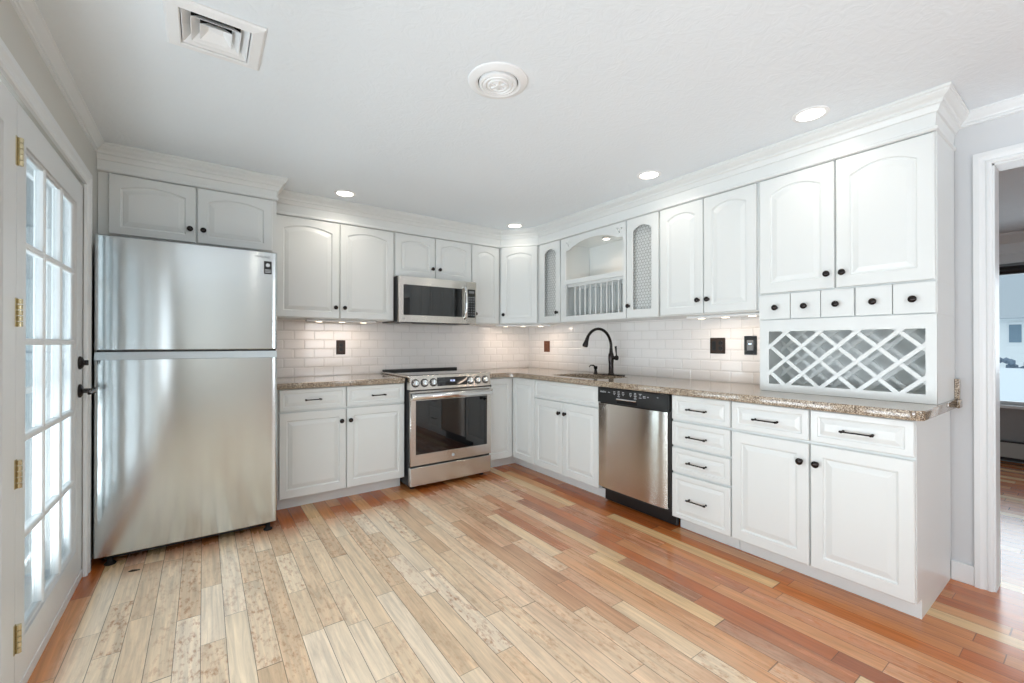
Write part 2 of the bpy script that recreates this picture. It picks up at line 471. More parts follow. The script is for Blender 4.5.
def panel_front(x0, x1, z0, z1, yb, t=0.02, ml=0.05, mt=0.055, mb=None, rise=0.0, y_scale=1.0):
    """raised-panel door or drawer front, back at y=yb, face at y=yb-t"""
    bm = bmesh.new(); mb = ml if mb is None else mb
    n = 14 if rise > 0 else 1
    yf = yb - t
    inn = lambda i: arch_outline(x0 + ml + i, x1 - ml - i, z0 + mb + i, z1 - mt - i, rise, n)
    base = inn(0)

    def outer(i):
        pts = [(x0 + i, z0 + i), (x1 - i, z0 + i)]
        for k in range(n + 1):
            if k == 0: pts.append((x1 - i, z1 - i))
            elif k == n: pts.append((x0 + i, z1 - i))
            else: pts.append((base[2 + k][0], z1 - i))
        return pts
    Y = lambda pts, y: [(p[0], y, p[1]) for p in pts]
    d = y_scale
    rings = [Y(outer(0), yb), Y(outer(0), yf + 0.004), Y(outer(0.0035), yf), Y(inn(0), yf), Y(inn(0.0030), yf + 0.0060 * d),
             Y(inn(0.010), yf + 0.0080 * d), Y(inn(0.013), yf + 0.0062 * d), Y(inn(0.014 + 0.020 * d), yf + 0.0010), Y(inn(0.017 + 0.020 * d), yf + 0.0004)]
    ring_stack(bm, rings)
    return bm


KNOB = [None]; PULL = {}


def knob(parent, x, z, y, r=0.016):
    """round dark knob standing out of a front at y"""
    if KNOB[0] is None:
        bm = bmesh.new()
        lathe(bm, [(0.0105, 0), (0.0105, -0.003), (0.006, -0.005), (0.0055, -0.013), (0.012, -0.016), (0.016, -0.020), (0.0165, -0.024), (0.014, -0.028), (0.007, -0.031), (0.0, -0.0315)], axis='Y', seg=20)
        KNOB[0] = obj('knob', bm, M['bronze'], None, True)
        o = KNOB[0]
    else:
        o = KNOB[0].copy(); COL.objects.link(o)
    o.parent = parent; o.location = (x, y, z)
    s = r / 0.016; o.scale = (s, s, s)
    return o


def pull(parent, x, z, y, w=0.11):
    """slim dark bar pull on two posts"""
    key = round(w, 3)
    if key not in PULL:
        bm = bmesh.new()
        for s in (-1, 1):
            xx = s * (w / 2 - 0.008)
            lathe(bm, [(0.006, 0), (0.006, -0.002), (0.0035, -0.004), (0.0035, -0.022), (0.006, -0.024), (0.006, -0.030), (0.002, -0.032)], (xx, 0, 0), 'Y', 12)
            lathe(bm, [(0.001, s * (w / 2 + 0.003)), (0.0055, s * w / 2), (0.0055, s * (w / 2 - 0.010)), (0.004, s * (w / 2 - 0.013))], (0, -0.027, 0), 'X', 12)
        lathe(bm, [(0.0038, -w / 2 + 0.004), (0.0038, w / 2 - 0.004)], (0, -0.027, 0), 'X', 12)
        o = PULL[key] = obj('handle', bm, M['bronze'], None, True)
    else:
        o = PULL[key].copy(); COL.objects.link(o)
    o.parent = parent; o.location = (x, y, z)
    return o


R_BACK, R_RIGHT, R_LEFT = 0.0, -PI / 2, PI / 2

def front_group(root, kindname, x0, x1, z0, z1, yb, t=0.02, **kw):
    return obj(kindname, panel_front(x0, x1, z0, z1, yb, t, **kw), M['cab'], root)


# ================================================================== SETTING
WT = 0.12
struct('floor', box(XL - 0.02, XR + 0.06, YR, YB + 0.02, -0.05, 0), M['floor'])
struct('ceiling', shape([[(XL - 0.1, YR - 0.1), (XR + WT, YR - 0.1), (XR + WT, YB + 0.1), (XL - 0.1, YB + 0.1)], [(-0.070, 1.831), (0.140, 1.831), (0.140, 2.041), (-0.070, 2.041)]], 0.05, 'XY', ZC), M['ceil'])
# back wall with tiled strip
struct('wall_back', box(XL - WT, XR + WT, YB, YB + WT, 0, ZC), M['wall'])
struct('wall_back_tile', box(0.40, XR - 0.009, YB - 0.008, YB, 0.90, 1.50), M['tile_x']).name = 'wall_back_backsplash'
# right wall with the doorway
DY0, DY1, DZ = -0.75, 0.338, 2.052
bm = bmesh.new()
bx(bm, XR, XR + WT, DY1 + 0.02, YB, 0, ZC); bx(bm, XR, XR + WT, YR, DY0 - 0.02, 0, ZC); bx(bm, XR, XR + WT, DY0 - 0.02, DY1 + 0.02, DZ + 0.018, ZC)
struct('wall_right', bm, M['wall_daylight_tint'])
struct('wall_right_backsplash', box(XR - 0.008, XR, 0.60, YB - 0.001, 0.90, 1.50), M['tile_y'])
# left wall around the patio doors
LY0, LY1, LZ = 0.08, 3.085, 2.02
bm = bmesh.new()
bx(bm, XL - WT, XL, LY1, YB, 0, ZC); bx(bm, XL - WT, XL, LY0, LY1, LZ, ZC)
bx(bm, XL - WT, XL, YR, -2.6, 0, ZC); bx(bm, XL - WT, XL, -0.5, LY0, 0, ZC); bx(bm, XL - WT, XL, -2.6, -0.5, 0, 0.55); bx(bm, XL - WT, XL, -2.6, -0.5, 2.05, ZC)
struct('wall_left', bm, M['wall'])
bm = bmesh.new()
for y in (-2.6, -1.92, -1.22, -0.55): bx(bm, XL - 0.08, XL - 0.03, y, y + 0.05, 0.55, 2.05)
for z in (0.55, 2.0): bx(bm, XL - 0.078, XL - 0.032, -2.6, -0.5, z, z + 0.05)
struct('window_3', bm, M['trim'])
# rear wall with a wide window (behind the camera)
bm = bmesh.new()
bx(bm, XL, XR, YR - WT, YR, 0, 0.7); bx(bm, XL, XR, YR - WT, YR, 2.05, ZC)
bx(bm, XL, 1.9, YR - WT, YR, 0.7, 2.05); bx(bm, 3.0, XR, YR - WT, YR, 0.7, 2.05)
struct('wall_rear', bm, M['wall'])
bm = bmesh.new()
for x in (1.9, 2.42, 2.95): bx(bm, x, x + 0.05, YR - 0.08, YR - 0.02, 0.7, 2.05)
for z in (0.7, 2.0): bx(bm, 1.9, 3.0, YR - 0.078, YR - 0.022, z, z + 0.05)
struct('window_2', bm, M['trim'])

# casing, baseboards, room crown
cas = [(0, 0), (0.012, 0), (0.017, 0.008), (0.017, 0.018), (0.013, 0.024), (0.016, 0.036), (0.021, 0.048), (0.021, 0.07), (0, 0.07)]


def casing_bm(side, a0, a1, z1, wid=0.07):
    """U-shaped door casing; side +1 stands out of the right wall to -X, else out of the left wall to +X; a0..a1 is the clear opening in Y"""
    bm = bmesh.new()
    k = wid / 0.07
    path = [(a0, 0), (a0, z1), (a1, z1), (a1, 0)]
    dirs = [(-1, 0), (-1, 1), (1, 1), (1, 0)]
    rings = []
    for (yy, zz), (dy, dz) in zip(path, dirs):
        rings.append([((XR - pr) if side > 0 else (XL + pr), yy + dy * w_ * k, zz + dz * w_ * k) for pr, w_ in cas])
    ring_stack(bm, rings)
    return bm
struct('trim_1', casing_bm(1, DY0 - 0.008, DY1 + 0.008, 2.060, 0.062), M['trim'])
struct('trim_2', casing_bm(-1, LY0 + 0.01, LY1 - 0.012, 2.012, 0.066), M['trim'])
bm = bmesh.new()   # jamb lining of the doorway
bx(bm, XR - 0.005, XR + WT + 0.005, DY1, DY1 + 0.02, 0, DZ); bx(bm, XR - 0.005, XR + WT + 0.005, DY0 - 0.02, DY0, 0, DZ); bx(bm, XR - 0.005, XR + WT + 0.005, DY0, DY1, DZ, DZ + 0.018)
struct('trim_3', bm, M['trim'])
struct('baseboard_right', box(XR - 0.014, XR, DY1 + 0.071, 0.491, 0, 0.096, 0.002), M['trim'])
struct('baseboard_rear', box(XL, XR, YR, YR + 0.014, 0, 0.1, 0.002), M['trim'])
crp = [(0, ZC), (0.038, ZC), (0.038, ZC - 0.008), (0.034, ZC - 0.012), (0.026, ZC - 0.026), (0.016, ZC - 0.040), (0.013, ZC - 0.048), (0.008, ZC - 0.050), (0.008, ZC - 0.062), (0, ZC - 0.066)]
struct('trim_4', sweep(bmesh.new(), [(XL, YR), (XL, 3.33)], crp), M['trim'])
struct('trim_5', sweep(bmesh.new(), [(XR, 0.470), (XR, YR)], crp), M['trim'])

# ---- patio doors on the left wall
def french_door(name, y0, hinge_left, knobs):
    """one glazed door leaf in the opening; local x runs towards the back wall, local y into the wall"""
    W, H, T = 0.965, 1.985, 0.042
    d = thing(name, 'x', 'door', (XL - 0.005, y0, 0.012), R_LEFT)
    del d['label']; del d['category']; d['kind'] = 'structure'
    gx0, gx1, gz0, gz1 = (0.093, 0.835, 0.165, 1.870)
    if not hinge_left: gx0, gx1 = W - 0.835, W - 0.093 - 0.02
    fr = bmesh.new()
    me = shape([[(0, 0), (W, 0), (W, H), (0, H)], [(gx0, gz0), (gx1, gz0), (gx1, gz1), (gx0, gz1)]], T)
    obj('door_frame', me, M['trim'], d)
    # stepped glazing bead
    b = shape([[(gx0, gz0), (gx1, gz0), (gx1, gz1), (gx0, gz1)], [(gx0 + .012, gz0 + .012), (gx1 - .012, gz0 + .012), (gx1 - .012, gz1 - .012), (gx0 + .012, gz1 - .012)]], 0.026, off=0.008)
    obj('glazing_bead', b, M['trim'], d)
    mu = bmesh.new()
    for k in (1, 2):
        x = gx0 + (gx1 - gx0) * k / 3
        bx(mu, x - 0.011, x + 0.011, 0.004, 0.036, gz0, gz1, 0.005)
    for k in range(1, 5):
        z = gz0 + (gz1 - gz0) * k / 5
        bx(mu, gx0, gx1, 0.0045, 0.0355, z - 0.012, z + 0.012, 0.005)
    obj('muntins', mu, M['trim'], d)
    obj('glass', box(gx0, gx1, 0.017, 0.021, gz0, gz1), M['glass'], d)
    if hinge_left:
        for z in (0.205, 0.75, 1.285, 1.82):
            h = bmesh.new()
            bx(h, -0.015, 0.004, -0.0025, 0.0035, z - 0.048, z + 0.048)
            for q in range(5):
                lathe(h, [(0.0075, z - 0.047 + q * 0.019), (0.0075, z - 0.047 + q * 0.019 + 0.0160)], (0, -0.008, 0), 'Z', 12)
            obj('hinge', h, M['brass'], d, True)
    if knobs:
        s = bmesh.new()
        lathe(s, [(0.033, 0), (0.033, -0.006), (0.026, -0.014), (0.014, -0.018), (0.013, -0.022)], (0.890, 0, 1.085), 'Y', 24)
        bx(s, 0.886, 0.894, -0.034, -0.018, 1.072, 1.098, 0.002)
        obj('deadbolt', s, M['bronze'], d, True)
        s = bmesh.new()
        lathe(s, [(0.034, 0), (0.034, -0.006), (0.027, -0.013), (0.012, -0.016), (0.011, -0.045), (0.014, -0.050), (0.014, -0.062), (0.0, -0.064)], (0.890, 0, 0.945), 'Y', 24)
        tube(s, [(0.890, -0.055, 0.945), (0.87, -0.057, 0.946), (0.83, -0.055, 0.944), (0.79, -0.052, 0.938)], [0.009, 0.009, 0.008, 0.007], 10)
        obj('lever_handle', s, M['bronze'], d, True)
    # weatherstrip along the bottom
    obj('sweep', box(0, W, -0.003, 0.01, 0, 0.028), M['trim'], d)
    return d
french_door('door_1', 2.118, True, True)
french_door('door_2', 1.148, False, False)
french_door('door_3', 0.170, True, False)
struct('trim_6', bx(box(XL - 0.10, XL - 0.003, LY0, LY1, -0.02, 0.011), XL - 0.10, XL - 0.05, 3.084, 3.086, 0, 2.0), M['trim'])
# storm door frame standing outside the hinged leaf
sd = thing('storm_door', 'white framed storm door standing outside the glazed patio door', 'door', (XL - 0.105, 2.13, 0.03), R_LEFT)
me = shape([[(0, 0), (0.93, 0), (0.93, 1.98), (0, 1.98)], [(0.055, 0.22), (0.875, 0.22), (0.875, 1.90), (0.055, 1.90)]], 0.028)
obj('frame', me, M['white_plastic'], sd)
obj('pane', box(0.055, 0.875, 0.012, 0.015, 0.22, 1.90), M['glass'], sd)
b = bmesh.new(); bx(b, 0.055, 0.875, 0.004, 0.024, 0.95, 0.975)
obj('crossbar', b, M['white_plastic'], sd)

# ---- the next room, seen through the doorway
NX0, NX1, NY0, NY1, NZ = XR + WT, 6.62, -2.2, 3.2, 2.30
struct('floor_next_room', box(XR + 0.06, NX1 + 0.1, NY0, NY1, -0.05, 0), M['floor_far'])
struct('ceiling_next_room', box(NX0, NX1 + 0.1, NY0, NY1, NZ, NZ + 0.05), M['ceil'])
WY0, WY1, WZ0, WZ1 = -0.9, 1.05, 0.57, 1.975
bm = bmesh.new()
bx(bm, NX1, NX1 + WT, NY0, NY1, 0, WZ0); bx(bm, NX1, NX1 + WT, NY0, NY1, WZ1, NZ)
bx(bm, NX1, NX1 + WT, NY0, WY0, WZ0, WZ1); bx(bm, NX1, NX1 + WT, WY1, NY1, WZ0, WZ1)
struct('wall_next_room_far', bm, M['wall_far'])
struct('wall_next_room_left', box(NX0, NX1 + WT, NY1, NY1 + 0.1, 0, NZ), M['wall'])
struct('wall_next_room_rear', box(NX0, NX1 + WT, NY0 - 0.1, NY0, 0, NZ), M['wall'])
wn1 = struct('window_1', box(NX1 - 0.05, NX1 + 0.06, WY0 - 0.04, WY1 + 0.04, WZ0 - 0.03, WZ0, 0.004), M['trim'])
bm = bmesh.new()
for y in (WY0, 0.08, WY1 - 0.04): bx(bm, NX1 + 0.04, NX1 + 0.08, y, y + 0.04, WZ0, WZ1)
bx(bm, NX1 + 0.042, NX1 + 0.078, WY0, WY1, WZ0, WZ0 + 0.035); bx(bm, NX1 + 0.042, NX1 + 0.078, WY0, WY1, WZ1 - 0.03, WZ1)
obj('window_frame', bm, M['trim'], wn1)
obj('glass', box(NX1 + 0.057, NX1 + 0.061, WY0, WY1, WZ0, WZ1), M['glass'], wn1)
struct('trim_7', sweep(bmesh.new(), [(NX1, NY1), (NX1, NY0)], [(0, NZ), (0.09, NZ), (0.085, NZ - 0.02), (0.03, NZ - 0.09), (0.02, NZ - 0.10), (0.02, NZ - 0.2), (0.035, NZ - 0.21), (0.035, NZ - 0.30), (0, NZ - 0.30)]), M['trim'])
bl = obj('roller_blind', lathe(bmesh.new(), [(0.001, WY0), (0.045, WY0), (0.045, WY1), (0.001, WY1)], (NX1 - 0.05, 0, 1.925), 'Y', 20), M['black'], None, True)
tag(bl, 'black rolled-up blind above the window of the next room', 'blind')
ht = thing('baseboard_heater', 'grey baseboard heater under the window in the next room', 'heater', (NX1, 1.6, 0.0), R_RIGHT)
obj('casing', box(0, 2.8, -0.07, -0.001, 0.05, 0.20, 0.006), M['heater'], ht)
obj('grille', box(0.01, 2.79, -0.055, -0.002, 0.02, 0.05), M['black'], ht)
obj('top_slot', box(0.01, 2.79, -0.062, -0.008, 0.20, 0.212), M['black'], ht)

# ---- outdoors
struct('ground_outside', box(-60, 60, -40, 60, -0.75, -0.55), M['snow'])
hs = thing('house', 'pale house with grey shingle roof seen through the far window', 'house', (20, -6, -0.55))
bm = bmesh.new(); bx(bm, 0, 7, 0, 14, 0, 2.55)
obj('wall', bm, M['siding'], hs)
bm = bmesh.new()
ring_stack(bm, [[(-0.4, -0.3, 2.5), (7.4, -0.3, 2.5), (3.5, -0.3, 5.0)], [(-0.4, 14.3, 2.5), (7.4, 14.3, 2.5), (3.5, 14.3, 5.0)]])
obj('roof', bm, M['roof'], hs)
wf = obj('window', box(-0.04, 0.01, 7.60, 7.95, 1.70, 2.38), M['white_plastic'], hs)
obj('pane', box(-0.05, -0.035, 7.65, 7.90, 1.77, 2.31), M['winglass_far'], wf)
fn = obj('yard_fence', box(17.0, 17.06, -8, 6, -0.55, 0.55), M['snow'], None); tag(fn, 'white fence in the yard beyond the far window', 'fence')
sh = bmesh.new()
for k in range(26):
    bmesh.ops.create_icosphere(sh, subdivisions=1, radius=random.uniform(0.08, 0.16), matrix=Matrix.Translation((random.uniform(-0.3, 0.3), random.uniform(-0.6, 0.6), random.uniform(0.7, 1.35))))
tube(sh, [(0, 0, 0), (0, 0, 0.8)], 0.05, 6)
s_ = obj('shrub', sh, M['shrub'], None); s_.location = (18.2, 1.9, -0.55); tag(s_, 'bluish bare shrub behind the white fence', 'shrub')
hb = thing('neighbour_house', 'pale blue sided house seen through the patio door glass', 'house', (-9.5, 7.5, -0.55))
obj('wall', box(0, 6.5, 0, 9, 0, 3.2), M['siding_blue'], hb)
bm = bmesh.new()
ring_stack(bm, [[(-0.4, -0.3, 3.1), (-0.4, 9.3, 3.1), (-0.4, 4.5, 5.6)], [(6.9, -0.3, 3.1), (6.9, 9.3, 3.1), (6.9, 4.5, 5.6)]])
obj('roof', bm, M['roof'], hb)
for q in (1.0, 4.2):
    wf = obj('window', box(q, q + 1.1, -0.05, 0.01, 1.2, 2.5), M['white_plastic'], hb)
    obj('pane', box(q + 0.08, q + 1.02, -0.06, -0.045, 1.28, 2.42), M['winglass_far'], wf)

# ================================================================== REFRIGERATOR
fr = thing('refrigerator', 'stainless steel top-freezer refrigerator beside the glazed patio door', 'refrigerator', (-0.469, YB, 0), R_BACK)
FW = 0.853; FY = -0.89           # door face 0.89 m out of the wall
obj('body', box(0.008, FW - 0.008, FY + 0.085, -0.05, 0.035, 1.755, 0.004), M['darkbody'], fr)


def fridge_door(z0, z1, lower=False):
    """bowed door with rounded vertical edges, swept in z"""
    n = 28; pts = []
    for k in range(n + 1):
        x = FW * k / n
        t = 2 * x / FW - 1
        y = FY + 0.006 * t * t
        e = min(x, FW - x)
        pts.append((x, y, e))
    prof = []
    rr = 0.016
    for k in range(7):
        a = PI / 2 * k / 6
        prof.append((rr - rr * math.cos(a), FY + 0.006 + rr - rr * math.sin(a)))
    for k in range(1, n):
        x = rr + (FW - 2 * rr) * k / n; t = 2 * x / FW - 1
        prof.append((x, FY + 0.006 * t * t * 1.0))
    for k in range(7):
        a = PI / 2 * (6 - k) / 6
        prof.append((FW - rr + rr * math.cos(a), FY + 0.006 + rr - rr * math.sin(a)))
    prof += [(FW, FY + 0.075), (0, FY + 0.075)]
    bm = bmesh.new()
    zs = [(z0, 0.004), (z0 + 0.004, 0)]
    zs += [(z1 - 0.004, 0), (z1, 0.004)]
    rings = []
    for z, ins in zs:
        rings.append([(x, min(y + ins, FY + 0.075), z) for x, y in prof])
    ring_stack(bm, rings)
    return bm
obj('freezer_door', fridge_door(1.158, 1.770), M['steel_fridge'], fr, True)
ld = obj('lower_door', fridge_door(0.062, 1.108), M['steel_fridge'], fr, True)
# slanted metal grip strip across the top of the lower door
bm = bmesh.new()
ring_stack(bm, [[(x, FY + 0.004, 1.106), (x, FY + 0.018, 1.147), (x, FY + 0.074, 1.147), (x, FY + 0.074, 1.106)] for x in (0.002, FW - 0.002)])
obj('grip_strip', bm, M['alu'], fr, label='bright slanted aluminium grip strip')
obj('door_seal', box(0.006, FW - 0.006, FY + 0.035, FY + 0.085, 1.145, 1.160), M['black'], fr)
bd = obj('energy_sticker', box(FW - 0.076, FW - 0.034, FY + 0.0003, FY + 0.006, 1.632, 1.712, 0.001), M['black'], fr)
bm = bmesh.new(); lathe(bm, [(0.001, FY - 0.0005), (0.0115, FY - 0.0005), (0.0115, FY + 0.001), (0.001, FY + 0.001)], (FW - 0.055, 0, 1.687), 'Y', 20)
for q in range(3): bx(bm, FW - 0.071, FW - 0.039, FY - 0.0005, FY + 0.001, 1.640 + q * 0.008, 1.643 + q * 0.008)
obj('sticker_mark', bm, M['print'], bd)
text('SAMSUNG', 0.018, (FW - 0.085, FY + 0.003, 1.737), fr, M['greyprint'], 'brand_lettering')
for x in (0.06, FW - 0.045):
    obj('foot', lathe(bmesh.new(), [(0.024, 0), (0.026, 0.006), (0.020, 0.012), (0.013, 0.016), (0.013, 0.045)], (x, FY + 0.06, 0), 'Z', 20), M['rubber'], fr, True)
obj('kick_grille', box(0.03, FW - 0.03, FY + 0.09, FY + 0.12, 0.02, 0.07), M['black'], fr)

# ================================================================== UPPER CABINETS ON THE BACK WALL
UYd = 3.661                       # face of the upper doors
def wall_cab(label, x0, x1, z0, z1, depth, doors, rot=R_BACK, origin=None, knob_z=None, rise=0.034, ml=0.056, mt=0.09, mb=0.05, group=None, name='wall_cabinet', gl=0.0, gr=0.0):
    """depth = wall to door face. doors: list of (xa, xb, knob_side). All x local, measured from x0"""
    t = thing(name, label, 'cabinet', origin, rot, group)
    W = abs(x1 - x0)
    obj('body', box(0, W, -depth + 0.021, -0.010, z0, z1, 0.001), M['cab'], t)
    for xa, xb, side in doors:
        dr = front_group(t, 'door', xa, xb, z0 + 0.006, 2.164 if z1 > 2.0 and z0 > 1.2 and z1 < 2.3 else z1, -depth + 0.020, rise=rise, ml=ml, mt=mt, mb=mb)
        if side:
            kx = xb - 0.032 if side == 'R' else xa + 0.032
            knob(dr, kx, knob_z if knob_z else z0 + 0.092, -depth)
    return t

dU = YB - UYd
# over the fridge
t = thing('wall_cabinet', 'short white two-door cabinet above the refrigerator', 'cabinet', (-0.498, YB, 0), R_BACK)
dF = YB - 3.39
obj('body', box(0, 0.910, -dF + 0.021, -0.010, 1.826, 2.20), M['cab'], t)
for xa, xb, s in ((0.047, 0.457, 'R'), (0.465, 0.884, 'L')):
    dr = front_group(t, 'door', xa, xb, 1.832, 2.183, -dF + 0.020, rise=0.03, ml=0.052, mt=0.080, mb=0.045)
    knob(dr, xb - 0.030 if s == 'R' else xa + 0.030, 1.913, -dF)
wall_cab('tall white two-door wall cabinet between the refrigerator and the microwave', 0.415, 1.3535, 1.39, 2.18, dU, [(0.018, 0.481, 'R'), (0.487, 0.9325, 'L')], origin=(0.415, YB, 0))
t = thing('wall_cabinet', 'short white two-door cabinet directly above the microwave', 'cabinet', (1.3545, YB, 0), R_BACK)
obj('body', box(0, 0.776, -dU + 0.021, -0.010, 1.782, 2.18), M['cab'], t)
for xa, xb, s in ((0.008, 0.386, 'R'), (0.394, 0.770, 'L')):
    dr = front_group(t, 'door', xa, xb, 1.787, 2.164, -dU + 0.020, rise=0.03, ml=0.052, mt=0.080, mb=0.05)
    knob(dr, xb - 0.028 if s == 'R' else xa + 0.036, 1.876, -dU)
wall_cab('narrow white wall cabinet right of the microwave', 2.1315, 2.462, 1.39, 2.18, dU, [(0.006, 0.322, 'L')], origin=(2.1315, YB, 0), knob_z=1.484)
# diagonal corner cabinet
P0 = Vector((2.470, 3.661)); P1 = Vector((2.716, 3.345))
dv = (P1 - P0); LW = dv.length; ang = math.atan2(dv.y, dv.x)
t = thing('wall_cabinet', 'diagonal white corner wall cabinet with a single arched door', 'cabinet', (P0.x, P0.y, 0), ang)
rot = Matrix.Rotation(-ang, 2)
loc = lambda x, y: rot @ (Vector((x, y)) - P0)
def diag_poly():
    a = loc(2.4685, 3.683); b_ = loc(2.735, 3.342); c = loc(XR - 0.010, 3.342); d_ = loc(XR - 0.010, YB - 0.010); e_ = loc(2.4685, YB - 0.010)
    return [tuple(a), tuple(b_), tuple(c), tuple(d_), tuple(e_)]
pl = diag_poly()
bm = bmesh.new(); ring_stack(bm, [[(x, y, z) for x, y in pl] for z in (1.39, 2.18)])
obj('body', bm, M['cab'], t)
dr = front_group(t, 'door', 0.012, LW - 0.012, 1.396, 2.164, 0.0, rise=0.03, ml=0.055, mt=0.09, mb=0.05)
knob(dr, 0.042, 1.483, -0.02)

# ================================================================== UPPER CABINETS ON THE RIGHT WALL
dR = XR - 2.7159
YL = lambda y: (XR, y, 0)         # local x = YL - y


def hexwire(x0, x1, zb, zs, rise, y, pitch=0.026, w=0.0014):
    bm = bmesh.new()
    top = lambda x: zs + rise * (1 - (2 * (x - x0) / (x1 - x0) - 1) ** 2)
    a = pitch / math.sqrt(3)
    ed = set(); 
    r_ = 0
    z = zb - a
    while z < zs + rise + a:
        xo = x0 + (pitch / 2 if r_ % 2 else 0)
        c = xo - pitch
        while c < x1 + pitch:
            pts = [(c + a * math.cos(PI / 6 + PI / 3 * k), z + a * math.sin(PI / 6 + PI / 3 * k)) for k in range(6)]
            for k in (0, 1, 2):
                p, q = pts[k], pts[(k + 1) % 6]
                mx, mz = (p[0] + q[0]) / 2, (p[1] + q[1]) / 2
                if x0 < mx < x1 and zb < mz < top(mx):
                    dx, dz = q[0] - p[0], q[1] - p[1]; l = math.hypot(dx, dz); nx, nz = -dz / l * w, dx / l * w
                    ring_stack(bm, [[(u[0] + nx, y, u[1] + nz), (u[0], y - 0.0018, u[1]), (u[0] - nx, y, u[1] - nz)] for u in (p, q)], True, True)
            c += pitch
        z += 1.5 * a; r_ += 1
    return bm


def wire_cab(label, ya, yb_, d0, d1, o0, o1, kside):
    """open-mesh door cabinet; ya>yb_ are the carcass limits, d0>d1 the door limits, o0>o1 the opening limits (all world Y)"""
    t = thing('wall_cabinet', label, 'cabinet', YL(ya), R_RIGHT)
    W = ya - yb_
    bm = bmesh.new(); th = 0.018
    f = -dR + 0.021
    bx(bm, 0, th, f, -0.010, 1.39, 2.18); bx(bm, W - th, W, f, -0.010, 1.39, 2.18)
    bx(bm, th, W - th, f, -0.010, 1.39, 1.41); bx(bm, th, W - th, f, -0.010, 2.16, 2.18); bx(bm, th, W - th, -0.018, -0.010, 1.41, 2.16)
    obj('body', bm, M['cab'], t)
    obj('liner', box(th, W - th, f + 0.03, f + 0.036, 1.411, 2.159), M['cab'], t)
    xa, xb = ya - d0, ya - d1; oa, ob = ya - o0, ya - o1
    fr_ = shape([[(xa, 1.396), (xb, 1.396), (xb, 2.164), (xa, 2.164)], arch_outline(oa, ob, 1.456, 2.066, 0.036)], 0.020, off=-dR)
    dr = obj('door', fr_, M['cab'], t)
    obj('wire_mesh', hexwire(oa, ob, 1.456, 2.066, 0.036, -dR + 0.012), M['wire'], dr, label='hexagonal galvanised wire mesh in the door')
    knob(dr, ya - kside, 1.486, -dR)
    return t
wire_cab('narrow wall cabinet with wire mesh door between diagonal corner cabinet and plate rack', 3.340, 3.026, 3.330, 3.034, 3.263, 3.092, 3.064)
wire_cab('wall cabinet with wire mesh door right of the plate rack', 2.252, 1.951, 2.244, 1.955, 2.190, 2.014, 2.222)

# plate rack
t = thing('plate_rack_cabinet', 'open white wall cabinet with arched valance and plate rack above the sink', 'cabinet', YL(3.024), R_RIGHT)
W = 3.024 - 2.254; f = -dR + 0.004
bm = bmesh.new()
bx(bm, 0, 0.018, f + 0.02, -0.010, 1.39, 2.18); bx(bm, W - 0.018, W, f + 0.02, -0.010, 1.39, 2.18)
bx(bm, 0.018, W - 0.018, f + 0.02, -0.010, 1.39, 1.415); bx(bm, 0.018, W - 0.018, f + 0.02, -0.010, 2.13, 2.18); bx(bm, 0.018, W - 0.018, -0.018, -0.010, 1.415, 2.13)
obj('body', bm, M['cab'], t)
xo0, xo1 = 3.024 - 2.955, 3.024 - 2.287
ff = bmesh.new()
bx(ff, 0.002, xo0, f, f + 0.0195, 1.393, 2.164); bx(ff, xo1, W - 0.002, f, f + 0.0195, 1.393, 2.164)
bx(ff, xo0, xo1, f, f + 0.0195, 1.393, 1.444); bx(ff, xo0, xo1, f, f + 0.0195, 1.736, 1.776)
obj('face_frame', ff, M['cab'], t)
archp = [(xo1 - 0.050 - (xo1 - xo0 - 0.10) * k / 20, 2.050 + 0.062 * math.sin(PI * k / 20) ** 0.75) for k in range(1, 20)]
holes = [[(cx + 0.0085 * math.cos(2 * PI * k / 10 + 0.4), cz + 0.0115 * math.sin(2 * PI * k / 10 + 0.4)) for k in range(10)]
         for base in (xo0 + 0.035, xo1 - 0.035) for cx, cz in ((base - 0.019, 2.118), (base + 0.019, 2.118), (base, 2.092))]
obj('valance', shape([[(xo0, 2.164), (xo0, 2.046), (xo0 + 0.05, 2.050)] + archp[::-1] + [(xo1 - 0.05, 2.050), (xo1, 2.046), (xo1, 2.164)]] + holes, 0.0195, off=f), M['cab'], t, label='arched valance pierced with small drop-shaped holes')
obj('shelf', box(0.018, W - 0.018, f + 0.02, -0.018, 1.742, 1.768), M['cab'], t)
for yy in (f + 0.045, f + 0.22):
    for k in range(10):
        x = 3.024 - (2.871 - k * (2.871 - 2.300) / 9) - 0.004
        obj('dowel', box(x - 0.006, x + 0.006, yy - 0.006, yy + 0.006, 1.4155, 1.7415, 0.002), M['cab'], t)
obj('rack_rail', bx(box(0.0185, W - 0.0185, f + 0.032, f + 0.058, 1.712, 1.7415), 0.0185, W - 0.0185, f + 0.207, f + 0.233, 1.712, 1.7415), M['cab'], t)
pk = obj('puck_light', lathe(bmesh.new(), [(0.036, 2.1285), (0.038, 2.116), (0.034, 2.110), (0.030, 2.110)], (3.024 - 2.60, -dR + 0.16, 0), 'Z', 24), M['chrome'], None, True)
pk.location = YL(3.024); pk.rotation_euler = (0, 0, R_RIGHT); tag(pk, 'small round puck light inside the top of the plate rack cabinet', 'light')
obj('lens', lathe(bmesh.new(), [(0.001, 2.1085), (0.029, 2.1085), (0.029, 2.111), (0.001, 2.111)], (3.024 - 2.60, -dR + 0.16, 0), 'Z', 24), M['lamp'], pk)

# two-door wall cabinet
wall_cab('tall white two-door wall cabinet between wire mesh door and wine rack hutch', 1.949, 1.2565, 1.39, 2.18, dR, [(0.011, 0.342, 'R'), (0.348, 0.684, 'L')],
         rot=R_RIGHT, origin=YL(1.949), knob_z=1.486)
